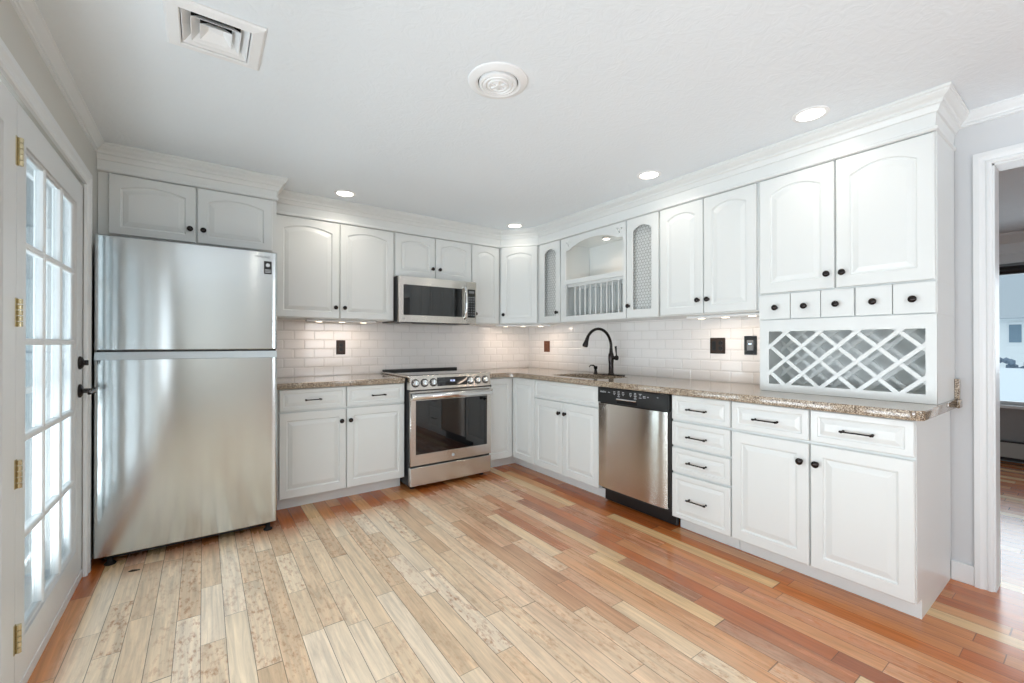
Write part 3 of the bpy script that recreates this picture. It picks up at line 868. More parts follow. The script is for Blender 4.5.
# tall hutch: doors, spice drawers, wine rack
t = thing('wall_cabinet', 'large white two-door wall cabinet at the right end above the small drawers', 'cabinet', YL(1.2555), R_RIGHT)
W = 1.2555 - 0.475
obj('body', box(0, W, -dR + 0.021, -0.010, 1.483, 2.18), M['cab'], t)
for xa, xb, s in ((0.011, 0.388, 'R'), (0.396, 0.775, 'L')):
    dr = front_group(t, 'door', xa, xb, 1.489, 2.164, -dR + 0.020, rise=0.04, ml=0.060, mt=0.10, mb=0.058)
    knob(dr, xb - 0.030 if s == 'R' else xa + 0.031, 1.565, -dR)
t = thing('spice_drawer_box', 'row of five small white drawers between the cabinet doors and the wine rack', 'cabinet', YL(1.2555), R_RIGHT)
obj('body', box(0, W, -dR + 0.020, -0.010, 1.331, 1.4825), M['cab'], t)
for ya, yb_, ky in ((1.2495, 1.082, 1.155), (1.078, 0.933, 1.006), (0.929, 0.784, 0.858), (0.776, 0.633, 0.703), (0.629, 0.479, 0.555)):
    dr = obj('drawer', box(1.2555 - ya, 1.2555 - yb_, -dR + 0.004, -dR + 0.0195, 1.336, 1.480, 0.0015), M['cab'], t)
    knob(dr, 1.2555 - ky, 1.402, -dR + 0.004)
t = thing('wine_rack', 'white box wine rack with diagonal lattice standing on the granite countertop', 'wine rack', YL(1.2435), R_RIGHT)
W = 1.2435 - 0.475
bm = bmesh.new()
bx(bm, 0, 0.018, -dR + 0.019, -0.010, 0.9145, 1.3305); bx(bm, W - 0.018, W, -dR + 0.019, -0.010, 0.9145, 1.3305)
bx(bm, 0.018, W - 0.018, -dR + 0.019, -0.010, 0.9145, 0.945); bx(bm, 0.018, W - 0.018, -dR + 0.019, -0.010, 1.29, 1.3305); bx(bm, 0.018, W - 0.018, -0.018, -0.010, 0.945, 1.29)
obj('body', bm, M['cab'], t)
lx0, lx1, lz0, lz1 = 1.2435 - 1.195, 1.2435 - 0.513, 0.957, 1.264
obj('face_frame', shape([[(0, 0.915), (W, 0.915), (W, 1.330), (0, 1.330)], [(lx0, lz0), (lx1, lz0), (lx1, lz1), (lx0, lz1)]], 0.0185, off=-dR), M['cab'], t)


def clip(poly, x0, x1, z0, z1):
    for ax, lim, sg in ((0, x0, 1), (0, x1, -1), (1, z0, 1), (1, z1, -1)):
        out = []
        for i in range(len(poly)):
            p, q = poly[i], poly[(i + 1) % len(poly)]
            ip, iq = (p[ax] - lim) * sg >= 0, (q[ax] - lim) * sg >= 0
            if ip: out.append(p)
            if ip != iq:
                s = (lim - p[ax]) / (q[ax] - p[ax]); out.append((p[0] + s * (q[0] - p[0]), p[1] + s * (q[1] - p[1])))
        poly = out
        if len(poly) < 3: return []
    return poly


def lattice(x0, x1, z0, z1, y, th, cw=0.1655, ch=0.153, w=0.010, px=0.0):
    bm = bmesh.new()
    for s in (-1, 1):
        for k in range(-8, 16):
            cx = x0 + px + k * cw
            # line through (cx, z0) with slope s*ch/cw
            dx, dz = cw * 12, s * ch * 12; l = math.hypot(dx, dz); nx, nz = -dz / l * w, dx / l * w
            poly = [(cx - dx + nx, z0 - dz + nz), (cx + dx + nx, z0 + dz + nz), (cx + dx - nx, z0 + dz - nz), (cx - dx - nx, z0 - dz - nz)]
            pc = clip(poly, x0, x1, z0, z1)
            if len(pc) >= 3:
                yo = y + (0 if s > 0 else th)
                try: ring_stack(bm, [[(p[0], yo, p[1]) for p in pc], [(p[0], yo + th, p[1]) for p in pc]])
                except Exception: pass
    return bm
obj('lattice', lattice(lx0 - 0.01, lx1 + 0.01, lz0 - 0.01, lz1 + 0.01, -dR + 0.003, 0.007, px=0.0895 + 0.01, w=0.0095), M['cab'], t, label='front diagonal lattice')
obj('lattice', lattice(0.0185, W - 0.0185, 0.9455, 1.2895, -dR + 0.24, 0.007, px=0.1095, w=0.0095), M['cab'], t, label='rear diagonal lattice inside the rack')

# crown moulding over the cabinets
def cprof(zb):
    return [(-0.020, ZC - 0.001), (0.062, ZC - 0.001), (0.062, ZC - 0.012), (0.056, ZC - 0.017), (0.055, ZC - 0.024), (0.046, ZC - 0.034), (0.034, ZC - 0.043), (0.029, ZC - 0.050), (0.029, ZC - 0.058),
            (0.022, ZC - 0.064), (0.014, ZC - 0.080), (0.011, ZC - 0.088), (0.004, ZC - 0.091), (0.000, zb + 0.022), (0.009, zb + 0.018), (0.010, zb + 0.006), (0.003, zb), (-0.020, zb)]
cr = obj('crown_molding', sweep(bmesh.new(), [(0.420, 3.661), (2.470, 3.661), (2.716, 3.345), (2.716, 0.477), (XR - 0.001, 0.477)], cprof(2.168)), M['cab'])
tag(cr, 'long white crown molding running over the corner run of wall cabinets', 'molding')
cr = obj('crown_molding', sweep(bmesh.new(), [(XL + 0.001, 3.39), (0.412, 3.39), (0.412, 3.598)], cprof(2.187)), M['cab'])
tag(cr, 'short white crown molding over the cabinet above the refrigerator', 'molding')
# flat closing boards behind the crowns
# ================================================================== MICROWAVE
t = thing('microwave', 'stainless steel over-the-range microwave hung above the stove', 'microwave', (1.357, YB, 0), R_BACK)
mW = 0.769; my = -(YB - 3.565)
obj('body', box(0.001, mW - 0.001, my + 0.045, -0.010, 1.382, 1.778, 0.003), M['darkbody'], t)
obj('vent_grille', box(0.04, mW - 0.04, my + 0.06, my + 0.12, 1.374, 1.3825), M['black'], t)
DX = 0.662
dr = obj('door', shape([[(0.0, 1.380), (DX, 1.380), (DX, 1.776), (0, 1.776)], [(0.042, 1.440), (0.618, 1.440), (0.618, 1.705), (0.042, 1.705)]], 0.040, off=my), M['steel'], t)
obj('door_glass', box(0.040, 0.620, my + 0.003, my + 0.02, 1.438, 1.707), M['blackglass'], dr)
bm = bmesh.new()
tube(bm, [(0.640, my + 0.004, 1.425), (0.640, my - 0.022, 1.440), (0.640, my - 0.036, 1.50), (0.640, my - 0.040, 1.575), (0.640, my - 0.036, 1.65), (0.640, my - 0.022, 1.712), (0.640, my + 0.004, 1.728)], [0.011, 0.012, 0.0135, 0.014, 0.0135, 0.012, 0.011], 14)
obj('handle', bm, M['chrome'], dr, True)
text('GE', 0.018, (0.045, my - 0.0002, 1.408), dr, M['greyprint'], 'badge')
cp = obj('control_panel', box(DX + 0.003, mW, my, my + 0.042, 1.380, 1.776, 0.002), M['steel'], t)
obj('keypad', box(DX + 0.012, mW - 0.014, my - 0.0015, my + 0.002, 1.438, 1.705), M['blackglass'], cp)
for r_ in range(8):
    kb = bmesh.new()
    for c in range(3):
        x = DX + 0.026 + c * 0.027; z = 1.462 + r_ * 0.024
        bx(kb, x - 0.006, x + 0.006, my - 0.0022, my - 0.001, z - 0.0022, z + 0.0022)
    obj('keys', kb, M['print'], cp)
obj('display', box(DX + 0.024, mW - 0.026, my - 0.0025, my - 0.001, 1.668, 1.690), M['greyprint'], cp)
obj('work_light', box(0.10, 0.20, my + 0.16, my + 0.22, 1.376, 1.3825), M['white_plastic'], t)

# ================================================================== RANGE
t = thing('range', 'stainless steel slide-in electric range between two base cabinets', 'stove', (1.352, YB, 0), R_BACK)
RW = 0.764; ry = -(YB - 3.29)
obj('body', box(0.004, RW - 0.004, ry + 0.045, -0.012, 0.03, 0.915), M['darkbody'], t)
ct = obj('cooktop', box(-0.012, RW + 0.012, ry + 0.030, -0.020, 0.9155, 0.930, 0.004, 2), M['steel'], t)
obj('glass_top', box(0.012, RW - 0.012, ry + 0.065, -0.085, 0.9295, 0.9325, 0.001), M['blackglass'], ct)
obj('rear_vent', box(0.004, RW - 0.004, -0.080, -0.022, 0.9295, 0.950, 0.005, 2), M['black'], ct)
# tilted control panel
bm = bmesh.new()
ring_stack(bm, [[(x, ry + 0.002, 0.816), (x, ry + 0.022, 0.926), (x, ry + 0.08, 0.926), (x, ry + 0.08, 0.816)] for x in (0.0, RW)])
cp = obj('control_panel', bm, M['steel'], t)
tilt = math.atan2(0.020, 0.110)
pc = lambda z: ry + 0.002 + (z - 0.816) / 0.11 * 0.020
for x in (0.045, 0.124, 0.203, 0.556, 0.632, 0.710):
    o = obj('control_knob', lathe(bmesh.new(), [(0.026, 0), (0.026, -0.005), (0.025, -0.006), (0.023, -0.020), (0.020, -0.024), (0.0, -0.025)], axis='Y', seg=28), M['chrome'], cp, True)
    o.location = (x, pc(0.870), 0.870); o.rotation_euler = (-tilt, 0, 0)
    g = obj('grip', box(-0.004, 0.004, -0.033, -0.020, -0.021, 0.021, 0.003), M['chrome'], o)
    g2 = obj('bezel', lathe(bmesh.new(), [(0.034, 0.001), (0.034, -0.0045), (0.026, -0.0045)], axis='Y', seg=28), M['black'], o, True)
bm = box(-0.142, 0.142, -0.002, 0.004, -0.036, 0.036, 0.001)
o = obj('display', bm, M['blackglass'], cp); o.location = (0.380, pc(0.872), 0.872); o.rotation_euler = (-tilt, 0, 0)
text('10:28', 0.022, (0.0, -0.0022, 0.004), o, M['display'], 'clock')
for cs_ in ((-0.12, -0.10, -0.08), (0.07, 0.095, 0.12)):
  bm = bmesh.new()
  for r_ in (-0.022, 0.0, 0.022):
    for c in cs_: bx(bm, c - 0.004, c + 0.004, -0.0028, -0.001, r_ - 0.001, r_ + 0.001)
  obj('key_marks', bm, M['greyprint'], o)
# oven door
dr = obj('oven_door', shape([[(0.0, 0.204), (RW, 0.204), (RW, 0.804), (0, 0.804)], [(0.044, 0.290), (RW - 0.040, 0.290), (RW - 0.040, 0.728), (0.044, 0.728)]], 0.042, off=ry), M['steel'], t)
obj('oven_glass', box(0.042, RW - 0.038, ry + 0.003, ry + 0.02, 0.288, 0.730), M['blackglass'], dr)
bm = bmesh.new()
prof = [(-0.004, 0.738), (-0.030, 0.738), (-0.046, 0.744), (-0.052, 0.758), (-0.050, 0.774), (-0.040, 0.786), (-0.030, 0.788), (-0.030, 0.755), (-0.004, 0.750)]
ring_stack(bm, [[(x, ry + a + (0.012 if i in (0, 3) else 0), z) for a, z in prof] for i, x in enumerate((0.004, 0.02, RW - 0.02, RW - 0.004))])
obj('oven_handle', bm, M['chrome'], dr, True)
bm = bmesh.new(); lathe(bm, [(0.001, ry - 0.001), (0.0125, ry - 0.001), (0.0125, ry + 0.001), (0.001, ry + 0.001)], (RW / 2, 0, 0.246), 'Y', 24)
lg = obj('badge', bm, M['print'], dr)
text('GE', 0.014, (RW / 2, ry - 0.0016, 0.246), lg, M['greyprint'], 'badge_lettering')
obj('storage_drawer', box(0, RW, ry, ry + 0.045, 0.038, 0.186, 0.003), M['steel'], t)
obj('panel_gap', box(0.004, RW - 0.004, ry + 0.012, ry + 0.05, 0.803, 0.817), M['black'], t)
obj('drawer_gap', box(0.006, RW - 0.006, ry + 0.020, ry + 0.05, 0.184, 0.206), M['black'], t)
for x in (0.05, RW - 0.05):
    obj('foot', lathe(bmesh.new(), [(0.02, 0), (0.02, 0.012), (0.01, 0.014), (0.01, 0.04)], (x, ry + 0.09, 0), 'Z', 16), M['rubber'], t, True)

# ================================================================== BASE CABINETS
bY = YB - 3.3961; bX = XR - 2.4306      # door faces out of the walls
ZT, ZD0 = 0.8715, 0.097
def base_body(W, depth, toe, left_cut=0.0):
    bm = bmesh.new()
    bx(bm, 0, W, -depth + 0.021, -0.010, 0.092, ZT)
    bx(bm, 0.001, W - 0.001, -depth + toe, -0.012, 0.0, 0.092)
    return bm
t = thing('base_cabinet', 'white base cabinet with two drawers and two doors between refrigerator and stove', 'cabinet', (0.405, YB, 0), R_BACK)
W = 1.345 - 0.405
obj('body', base_body(W, bY, 0.103), M['cab'], t)
for xa, xb, s in ((0.025, 0.475, 'R'), (0.482, 0.9375, 'L')):
    dr = front_group(t, 'drawer', xa, xb, 0.715, 0.866, -bY + 0.02, ml=0.026, mt=0.026, mb=0.026, y_scale=0.7)
    pull(dr, (0.648 if s == 'R' else 1.126) - 0.405, 0.787, -bY)
    dr = front_group(t, 'door', xa, xb, ZD0, 0.701, -bY + 0.02, ml=0.047, mt=0.056, mb=0.058)
    knob(dr, (0.846 if s == 'R' else 0.911) - 0.405, 0.612, -bY)
# corner cabinet: L-shaped, two door leaves meeting in the inner corner
t = thing('corner_base_cabinet', 'white corner base cabinet with two narrow doors meeting in the corner', 'cabinet', (2.124, YB, 0), R_BACK)
bm = bmesh.new(); ox, oy = 2.124, YB
def lpoly(inx, iny, z0, z1):
    p = [(0, -0.010), (0, iny - oy), (inx - ox, iny - oy), (inx - ox, 3.0585 - oy), (XR - 0.010 - ox, 3.0585 - oy), (XR - 0.010 - ox, -0.010)]
    ring_stack(bm, [[(x, y, z) for x, y in p] for z in (z0, z1)])
lpoly(2.4516, 3.4171, 0.092, ZT); lpoly(2.532, 3.497, 0, 0.092)
obj('body', bm, M['cab'], t)
dr = front_group(t, 'door', 0.004, 2.4286 - ox, ZD0, 0.862, -bY + 0.02, ml=0.05, mt=0.056, mb=0.058)
knob(dr, 2.158 - ox, 0.800, -bY)
# second leaf faces -X
h = thing('door', '', '', (2.4506 - ox, 3.3940 - oy, 0), R_RIGHT); h.parent = t; del h['label']; del h['category']; 
bm = panel_front(0.0, 3.3940 - 3.0610, ZD0, 0.866, 0, ml=0.05, mt=0.056, mb=0.058)
me = bpy.data.meshes.new('door'); bmesh.ops.recalc_face_normals(bm, faces=bm.faces); bm.to_mesh(me); bm.free(); me.materials.append(M['cab'])
bpy.data.objects.remove(h)
h = bpy.data.objects.new('door', me); COL.objects.link(h); h.parent = t; h.location = (2.4506 - ox, 3.3940 - oy, 0); h.rotation_euler = (0, 0, R_RIGHT)

# sink base
t = thing('sink_base_cabinet', 'white sink base cabinet with two doors left of the dishwasher', 'cabinet', YL(3.0575), R_RIGHT)
W = 3.0575 - 2.276
bm = bmesh.new()
bx(bm, 0, W, -bX + 0.021, -0.012, 0.092, 0.60); bx(bm, 0, W, -bX + 0.021, -bX + 0.062, 0.60, ZT)
bx(bm, 0, 0.018, -bX + 0.062, -0.012, 0.60, ZT); bx(bm, W - 0.018, W, -bX + 0.062, -0.012, 0.60, ZT)
bx(bm, 0.001, W - 0.001, -bX + 0.10, -0.014, 0, 0.092)
obj('body', bm, M['cab'], t)
front_group(t, 'false_drawer_front', 0.003, W - 0.003, 0.709, 0.866, -bX + 0.02, ml=0.026, mt=0.026, mb=0.026, y_scale=0.7)
for xa, xb, kx in ((0.003, 0.3735, 3.0575 - 2.715), (0.3775, W - 0.003, 3.0575 - 2.643)):
    dr = front_group(t, 'door', xa, xb, ZD0, 0.701, -bX + 0.02, ml=0.050, mt=0.056, mb=0.058)
    knob(dr, kx, 0.611, -bX)
# drawer base
t = thing('drawer_base_cabinet', 'white base cabinet with four stacked drawers right of the dishwasher', 'cabinet', YL(1.654), R_RIGHT)
W = 1.654 - 1.2715
obj('body', base_body(W, bX, 0.10), M['cab'], t)
for z0, z1, pz in ((0.715, 0.866, 0.787), (0.550, 0.700, 0.618), (0.385, 0.537, 0.458), (0.096, 0.371, 0.231)):
    dr = front_group(t, 'drawer', 0.004, W - 0.004, z0, z1, -bX + 0.02, ml=0.030, mt=0.028, mb=0.028, y_scale=0.7)
    pull(dr, 1.654 - 1.474, pz, -bX, 0.125)
# right end base
t = thing('base_cabinet', 'white base cabinet with two drawers and two doors at the right end', 'cabinet', YL(1.2705), R_RIGHT)
W = 1.2705 - 0.492
obj('body', base_body(W, bX, 0.10), M['cab'], t)
for xa, xb, kx, px in ((0.003, 1.2705 - 0.8845, 1.2705 - 0.919, 1.2705 - 1.082), (1.2705 - 0.8775, W - 0.003, 1.2705 - 0.850, 1.2705 - 0.688)):
    dr = front_group(t, 'drawer', xa, xb, 0.713, 0.866, -bX + 0.02, ml=0.030, mt=0.028, mb=0.028, y_scale=0.7)
    pull(dr, px, 0.784, -bX, 0.125)
    dr = front_group(t, 'door', xa, xb, ZD0, 0.698, -bX + 0.02, ml=0.052, mt=0.056, mb=0.058)
    knob(dr, kx, 0.607, -bX)

# ================================================================== DISHWASHER
t = thing('dishwasher', 'stainless steel dishwasher with black control panel in the right cabinet run', 'dishwasher', YL(2.273), R_RIGHT)
DW = 2.273 - 1.657; dy = -(XR - 2.412)
obj('body', box(0.004, DW - 0.004, dy + 0.05, -0.03, 0.10, 0.868), M['darkbody'], t)
bm = bmesh.new(); prof = []
n = 20
for k in range(n + 1):
    x = 0.006 + (DW - 0.024) * k / n; q = 2 * k / n - 1
    prof.append((x, dy + 0.010 * abs(q) ** 5))
prof = [(0.006, dy + 0.045)] + prof + [(DW - 0.018, dy + 0.045)]
ring_stack(bm, [[(x, y, z) for x, y in prof] for z in (0.130, 0.750)])
obj('door', bm, M['steel'], t, True)
cp = obj('control_panel', box(0.003, DW - 0.003, dy + 0.002, dy + 0.06, 0.757, 0.866, 0.003), M['black'], t)
obj('door_edge', box(0.004, DW - 0.004, dy + 0.03, dy + 0.055, 0.13, 0.758), M['black'], t)
hd = obj('handle', box(0.19, 0.365, dy - 0.012, dy + 0.004, 0.790, 0.800, 0.003), M['chrome'], cp)
obj('handle_recess', box(0.19, 0.365, dy - 0.001, dy + 0.003, 0.765, 0.790), M['dark'], cp)
text('BOSCH', 0.016, (0.058, dy + 0.0017, 0.836), cp, M['print'], 'brand_lettering')
bm = bmesh.new()
for c, rr in ((0.115, (0.836,)), (0.165, (0.845, 0.835, 0.825)), (0.205, (0.85, 0.84, 0.83, 0.82, 0.812)), (0.245, (0.845, 0.835, 0.825)), (0.310, (0.845, 0.835, 0.825)), (0.350, (0.85, 0.84, 0.83, 0.82, 0.812)), (0.392, (0.848, 0.838, 0.822)), (0.425, (0.835, 0.826)), (0.455, (0.833,)), (0.53, (0.838,))):
    for z in rr:
        ww = 0.004 + 0.008 * ((c * 1000 + z * 777) % 1)
        bx(bm, c - ww, c + ww, dy + 0.001, dy + 0.003, z - 0.0016, z + 0.0016)
obj('button_marks', bm, M['print'], cp)
obj('toe_panel', box(0.004, DW - 0.004, dy + 0.085, dy + 0.11, 0.012, 0.125), M['black'], t)

# ================================================================== COUNTERTOPS
def bevelled(o, w=0.006):
    b = o.modifiers.new('edge', 'BEVEL'); b.width = w; b.segments = 3; b.limit_method = 'ANGLE'; b.angle_limit = math.radians(50)
    return o
cf = 3.3705
ctop = obj('countertop', shape([[(0.402, cf), (1.338, cf), (1.338, YB - 0.009), (0.402, YB - 0.009)]], 0.042, 'XY', 0.872), M['granite'])
tag(bevelled(ctop), 'speckled brown granite countertop between refrigerator and stove', 'countertop')
arc = lambda cx, cy, r, a0, a1, n=8: [(cx + r * math.cos(math.radians(a0 + (a1 - a0) * k / n)), cy + r * math.sin(math.radians(a0 + (a1 - a0) * k / n))) for k in range(n + 1)]
xf = 2.403; ye = 0.463
outer = [(2.130, YB - 0.009), (2.130, cf)] + arc(xf - 0.09, cf - 0.09, 0.09, 90, 0) + arc(xf + 0.045, ye + 0.045, 0.045, 180, 270, 6) + [(XR - 0.009, ye), (XR - 0.009, YB - 0.009)]
SX0, SX1, SY0, SY1 = 2.50, 2.865, 2.33, 2.93
hole = arc(SX0 + 0.06, SY0 + 0.06, 0.06, 180, 270, 6) + arc(SX1 - 0.06, SY0 + 0.06, 0.06, 270, 360, 6) + arc(SX1 - 0.06, SY1 - 0.06, 0.06, 0, 90, 6) + arc(SX0 + 0.06, SY1 - 0.06, 0.06, 90, 180, 6)
ctop = obj('countertop', shape([outer, hole], 0.042, 'XY', 0.872), M['granite'])
tag(bevelled(ctop), 'long L-shaped speckled granite countertop holding the sink and wine rack', 'countertop')
up = obj('upstand', box(XR - 0.028, XR - 0.001, 0.456, 0.4745, 0.9145, 1.016, 0.002), M['granite'], ctop)
up2 = obj('return', box(XR - 0.055, XR - 0.001, 0.450, 0.4635, 0.872, 0.914, 0.003), M['granite'], ctop)
# sink
bm = bmesh.new()
def rrect(x0, x1, y0, y1, r, z):
    return [(x, y, z) for x, y in arc(x0 + r, y0 + r, r, 180, 270, 5) + arc(x1 - r, y0 + r, r, 270, 360, 5) + arc(x1 - r, y1 - r, r, 0, 90, 5) + arc(x0 + r, y1 - r, r, 90, 180, 5)]
ring_stack(bm, [rrect(SX0 - 0.012, SX1 + 0.012, SY0 - 0.012, SY1 + 0.012, 0.07, 0.871), rrect(SX0 - 0.003, SX1 + 0.003, SY0 - 0.003, SY1 + 0.003, 0.062, 0.871),
                rrect(SX0 + 0.004, SX1 - 0.004, SY0 + 0.004, SY1 - 0.004, 0.06, 0.72), rrect(SX0 + 0.03, SX1 - 0.03, SY0 + 0.03, SY1 - 0.03, 0.05, 0.690)], cap0=False)
sk = obj('sink', bm, M['steel'], None, True); tag(sk, 'undermount stainless steel sink basin in the granite countertop', 'sink')
obj('drain', lathe(bmesh.new(), [(0.045, 0.6905), (0.045, 0.693), (0.03, 0.692), (0.0, 0.691)], ((SX0 + SX1) / 2, (SY0 + SY1) / 2, 0), 'Z', 24), M['chrome'], sk, True)

# faucet
fx, fy = 2.935, 2.60
t = thing('faucet', 'dark bronze gooseneck kitchen faucet with pull-down spray head behind the sink', 'faucet', (fx, fy, 0.914), 0)
obj('deck_plate', shape([arc(0, 0.115, 0.030, 0, 180, 10) + arc(0, -0.115, 0.030, 180, 360, 10)], 0.007, 'XY', 0.0005), M['bronze'], t)
obj('column', lathe(bmesh.new(), [(0.027, 0.007), (0.027, 0.012), (0.022, 0.020), (0.021, 0.10), (0.024, 0.125), (0.0255, 0.150), (0.024, 0.178), (0.017, 0.200), (0.0145, 0.215), (0.0145, 0.235)], seg=24), M['bronze'], t, True)
R = 0.158; zc = 0.247
pts = [(0, 0, 0.23), (0, 0, 0.25)] + [(-R + R * math.cos(a), 0, zc + R * math.sin(a)) for a in [math.radians(145) * k / 18 for k in range(19)]]
obj('spout', tube(bmesh.new(), pts, 0.0125, 14), M['bronze'], t, True)
e0 = Vector(pts[-1]); dn = Vector((-0.40, 0, -0.92)).normalized()
hp = [e0 + dn * s for s in (-0.004, 0.010, 0.018, 0.042, 0.068, 0.086, 0.092)]
obj('spray_head', tube(bmesh.new(), hp, [0.0125, 0.0140, 0.0155, 0.0170, 0.0225, 0.0240, 0.0200], 18), M['bronze'], t, True)
bm = bmesh.new(); lathe(bm, [(0.012, -0.015), (0.016, -0.030), (0.0165, -0.052), (0.022, -0.056), (0.022, -0.068), (0.0, -0.072)], (0, 0, 0.153), 'Y', 20)
tube(bm, [(0, -0.060, 0.160), (0, -0.060, 0.185), (0, -0.056, 0.225), (0, -0.052, 0.255)], [0.007, 0.006, 0.008, 0.010], 12)
obj('lever', bm, M['bronze'], t, True)
t = thing('soap_dispenser', 'small dark bronze soap dispenser beside the faucet', 'soap dispenser', (2.935, 2.785, 0.914), 0)
obj('body', lathe(bmesh.new(), [(0.021, 0.0005), (0.021, 0.006), (0.016, 0.010), (0.013, 0.028), (0.011, 0.040), (0.016, 0.048), (0.017, 0.066), (0.012, 0.072), (0, 0.073)], seg=20), M['bronze'], t, True)
obj('nozzle', tube(bmesh.new(), [(0, 0, 0.060), (-0.025, 0.004, 0.078), (-0.055, 0.008, 0.080), (-0.072, 0.010, 0.066)], [0.008, 0.007, 0.006, 0.005], 10), M['bronze'], t, True)

# ================================================================== OUTLETS AND SWITCHES
def plate_bm(w, h): return box(-w / 2, w / 2, -0.007, -0.0005, -h / 2, h / 2, 0.003)


def duplex(parent, x, m):
    for z in (-0.019, 0.019):
        bm = bmesh.new(); lathe(bm, [(0.0165, -0.004), (0.0165, -0.010), (0.001, -0.010)], (x, 0, z), 'Y', 18)
        s = obj('socket', bm, m, parent)
        b2 = bmesh.new()
        for q in (-0.006, 0.006): bx(b2, x + q - 0.001, x + q + 0.001, -0.0108, -0.0098, z - 0.003, z + 0.006)
        obj('slots', b2, M['dark'], s)
t = thing('outlet', 'dark brown duplex outlet on the back wall tile left of the stove', 'outlet', (0.988, YB - 0.008, 1.159), R_BACK)
obj('plate', plate_bm(0.078, 0.126), M['plate'], t); duplex(t, 0, M['black'])
t = thing('light_switch', 'copper brown switch plate near the corner left of the faucet', 'switch', (XR - 0.008, 3.660, 1.160), R_RIGHT)
obj('plate', plate_bm(0.098, 0.122), M['copper'], t)
obj('rocker', box(-0.016, 0.016, -0.011, -0.006, -0.033, 0.033, 0.002), M['copper'], t)
t = thing('outlet', 'wide dark brown plate with switch and outlet on the right wall tile', 'outlet', (XR - 0.008, 1.712, 1.177), R_RIGHT)
obj('plate', plate_bm(0.116, 0.117), M['plate'], t)
obj('rocker', box(-0.040, -0.012, -0.011, -0.006, -0.033, 0.033, 0.002), M['black'], t); duplex(t, 0.026, M['black'])
t = thing('outlet', 'black single plate nearest the wine rack with a lit center', 'outlet', (XR - 0.008, 1.476, 1.180), R_RIGHT)
obj('plate', plate_bm(0.086, 0.130), M['black'], t)
obj('insert', box(-0.022, 0.022, -0.011, -0.006, -0.036, 0.036, 0.002), M['greyprint'], t)
obj('status_light', box(-0.010, 0.010, -0.0125, -0.010, 0.006, 0.014), M['blue_led'], t)

# ================================================================== LIGHT FIXTURES
WARM = (1.0, 0.90, 0.78); WARM2 = (1.0, 0.80, 0.64)
def spot(name, loc, power, size=1.2, blend=0.6, color=WARM, rad=0.05):
    d = bpy.data.lights.new(name, 'SPOT'); d.energy = power; d.color = color; d.spot_size = size; d.spot_blend = blend; d.shadow_soft_size = rad
    o = bpy.data.objects.new(name, d); COL.objects.link(o); o.location = loc
    return o
for (x, y), lab in (((0.876, 3.420), 'round recessed ceiling light left, above the cabinets beside the refrigerator'),
                    ((2.460, 3.395), 'round recessed ceiling light in the far corner over the diagonal cabinet'),
                    ((2.461, 1.843), 'round recessed ceiling light above the tall two-door cabinet on the right wall'),
                    ((2.464, 0.884), 'largest recessed ceiling light, nearest the crown molding end on the right'),
                    ((0.60, 0.35), 'added unseen ceiling light filling the middle of the room by the patio doors')):  # last fixture is added out of view as fill light
    t = thing('recessed_light', lab, 'ceiling light', (x, y, ZC), 0, 'recessed ceiling lights')
    obj('trim_ring', lathe(bmesh.new(), [(0.058, -0.0005), (0.080, -0.0005), (0.078, -0.004), (0.064, -0.007), (0.058, -0.004)], seg=36, caps=False), M['white_plastic'], t, True)
    obj('lens', lathe(bmesh.new(), [(0.001, -0.0045), (0.060, -0.0045), (0.060, -0.0008), (0.001, -0.0008)], seg=36), M['lamp'], t)
    spot('recessed_lamp_light', (x, y, ZC - 0.02), 26 if y < 0.5 else (2.5 if y > 3 and x > 2 else (8 if y > 3 else 5)), 2.9, 1.0)

def under_light(label, loc, rot, L_, power):
    t = thing('under_cabinet_light', label, 'light', loc, rot)
    obj('housing', box(-L_ / 2, L_ / 2, -0.035, 0.035, -0.018, -0.0005, 0.004), M['white_plastic'], t)
    for q in (-0.32, 0, 0.32):
        obj('bulb', lathe(bmesh.new(), [(0.001, -0.0205), (0.022, -0.0205), (0.024, -0.0175), (0.001, -0.0175)], (q * L_, 0, 0), 'Z', 18), M['lamp_uc'], t)
    a = area('under_cabinet_lamp_light', (0, 0, -0.024), (0, 0, 0), L_ * 0.9, 0.04, power, WARM2)
    a.parent = t
    return t
under_light('slim lit under-cabinet light left of the microwave', (0.95, 3.80, 1.39), 0, 0.56, 0.95)
under_light('slim lit under-cabinet light below the diagonal corner cabinet', (2.745, 3.64, 1.39), -PI / 4, 0.58, 1.6)
under_light('slim lit under-cabinet light below the two-door cabinet beside the wine rack', (2.90, 1.55, 1.39), -PI / 2, 0.55, 0.9)
spot('puck_lamp_light', (XR - dR + 0.16, 2.60, 2.10), 3.0, 2.8, 1.0, (1.0, 0.80, 0.64), 0.02)

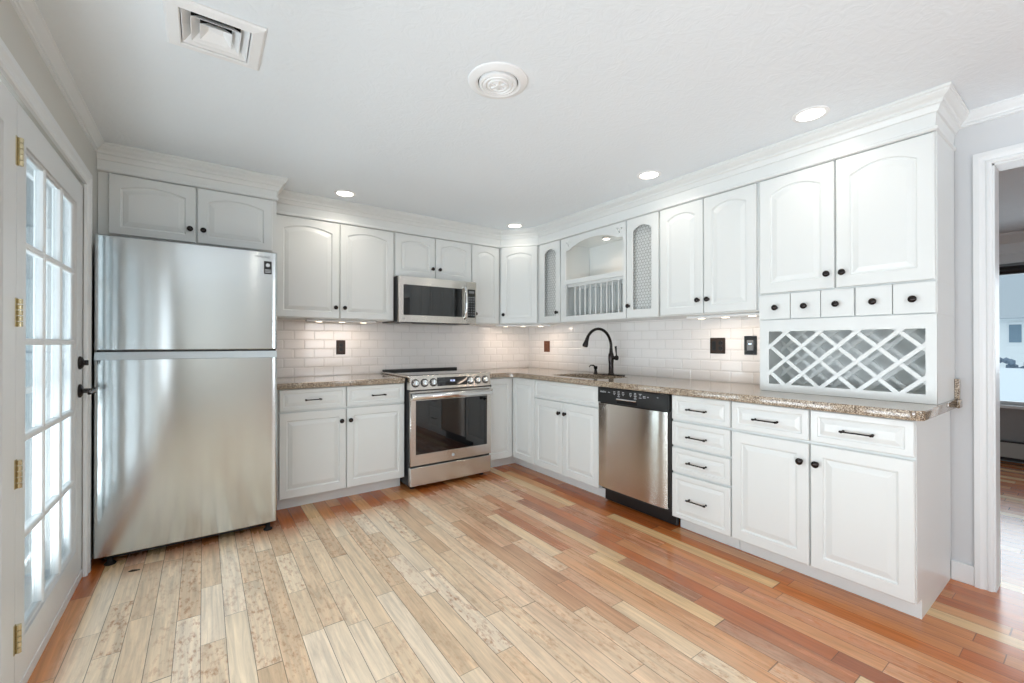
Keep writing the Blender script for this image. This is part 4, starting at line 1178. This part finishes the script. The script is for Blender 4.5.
# ================================================================== CEILING FITTINGS
t = thing('ceiling_vent', 'square white ceiling air vent with nested louvres near the patio door', 'vent', (0.035, 1.936, ZC), 0)
A, B_ = 0.150, 0.145; a_, b_ = 0.105, 0.105
sq = lambda x, y, z: [(-x, -y, z), (x, -y, z), (x, y, z), (-x, y, z)]
bm = bmesh.new()
ring_stack(bm, [sq(A, B_, -0.0005), sq(A, B_, -0.006), sq(A - 0.008, B_ - 0.008, -0.012), sq(a_ + 0.004, b_ + 0.004, -0.016), sq(a_, b_, -0.012), sq(a_, b_, 0.045)], False, False)
obj('frame', bm, M['white_plastic'], t)
obj('duct', box(-a_ + 0.0005, a_ - 0.0005, -b_ + 0.0005, b_ - 0.0005, 0.040, 0.052), M['dark'], t)
for k in range(3):
    s0 = 0.97 - 0.25 * k; s1 = s0 - 0.24
    bm = bmesh.new()
    ring_stack(bm, [sq(a_ * s1, b_ * s1, 0.016), sq(a_ * s0, b_ * s0, -0.010), sq(a_ * s0 - 0.002, b_ * s0 - 0.002, -0.010), sq(a_ * s1 - 0.002, b_ * s1 - 0.002, 0.016)], False, k == 2)
    obj('louvre', bm, M['white_plastic'], t)
cv = thing('round_vent', 'round white ceiling vent with concentric rings', 'vent', (1.044, 1.566, ZC), 0)
cv.scale = (1.17, 1.17, 1.0)
obj('flange', lathe(bmesh.new(), [(0.074, -0.0005), (0.112, -0.0005), (0.110, -0.006), (0.098, -0.013), (0.084, -0.016), (0.076, -0.012), (0.074, -0.004)], seg=48, caps=False), M['white_plastic'], cv, True)
obj('shadow_gap', lathe(bmesh.new(), [(0.001, -0.0006), (0.076, -0.0006), (0.076, -0.0012), (0.001, -0.0012)], seg=40), M['dark'], cv)
obj('cone', lathe(bmesh.new(), [(0.071, -0.006), (0.070, -0.018), (0.062, -0.022), (0.058, -0.018), (0.054, -0.018), (0.051, -0.024), (0.046, -0.024), (0.043, -0.019), (0.039, -0.019), (0.036, -0.025), (0.031, -0.025), (0.029, -0.020), (0.012, -0.020), (0.010, -0.026), (0.0, -0.028)], seg=40), M['white_plastic'], cv, True)
for k in range(6):
    a = 2 * PI * k / 6
    obj('spoke', box(0.011, 0.028, -0.002, 0.002, -0.026, -0.019), M['white_plastic'], cv).rotation_euler = (0, 0, a)

# small scrap on the floor in front of the fridge
bm = bmesh.new()
pts = [(-0.026, 0), (-0.012, 0.008), (0.008, 0.007), (0.026, -0.001), (0.010, -0.006), (-0.010, -0.007)]
ring_stack(bm, [[(x, y, 0.0003) for x, y in pts], [(x * 0.9, y * 0.9, 0.004 + 0.002 * (i % 2)) for i, (x, y) in enumerate(pts)]])
o = obj('floor_scrap', bm, M['debris']); o.location = (-0.294, 3.00, 0); o.rotation_euler = (0, 0, -0.15)
tag(o, 'tiny dark scrap lying on the floor in front of the refrigerator', 'scrap')
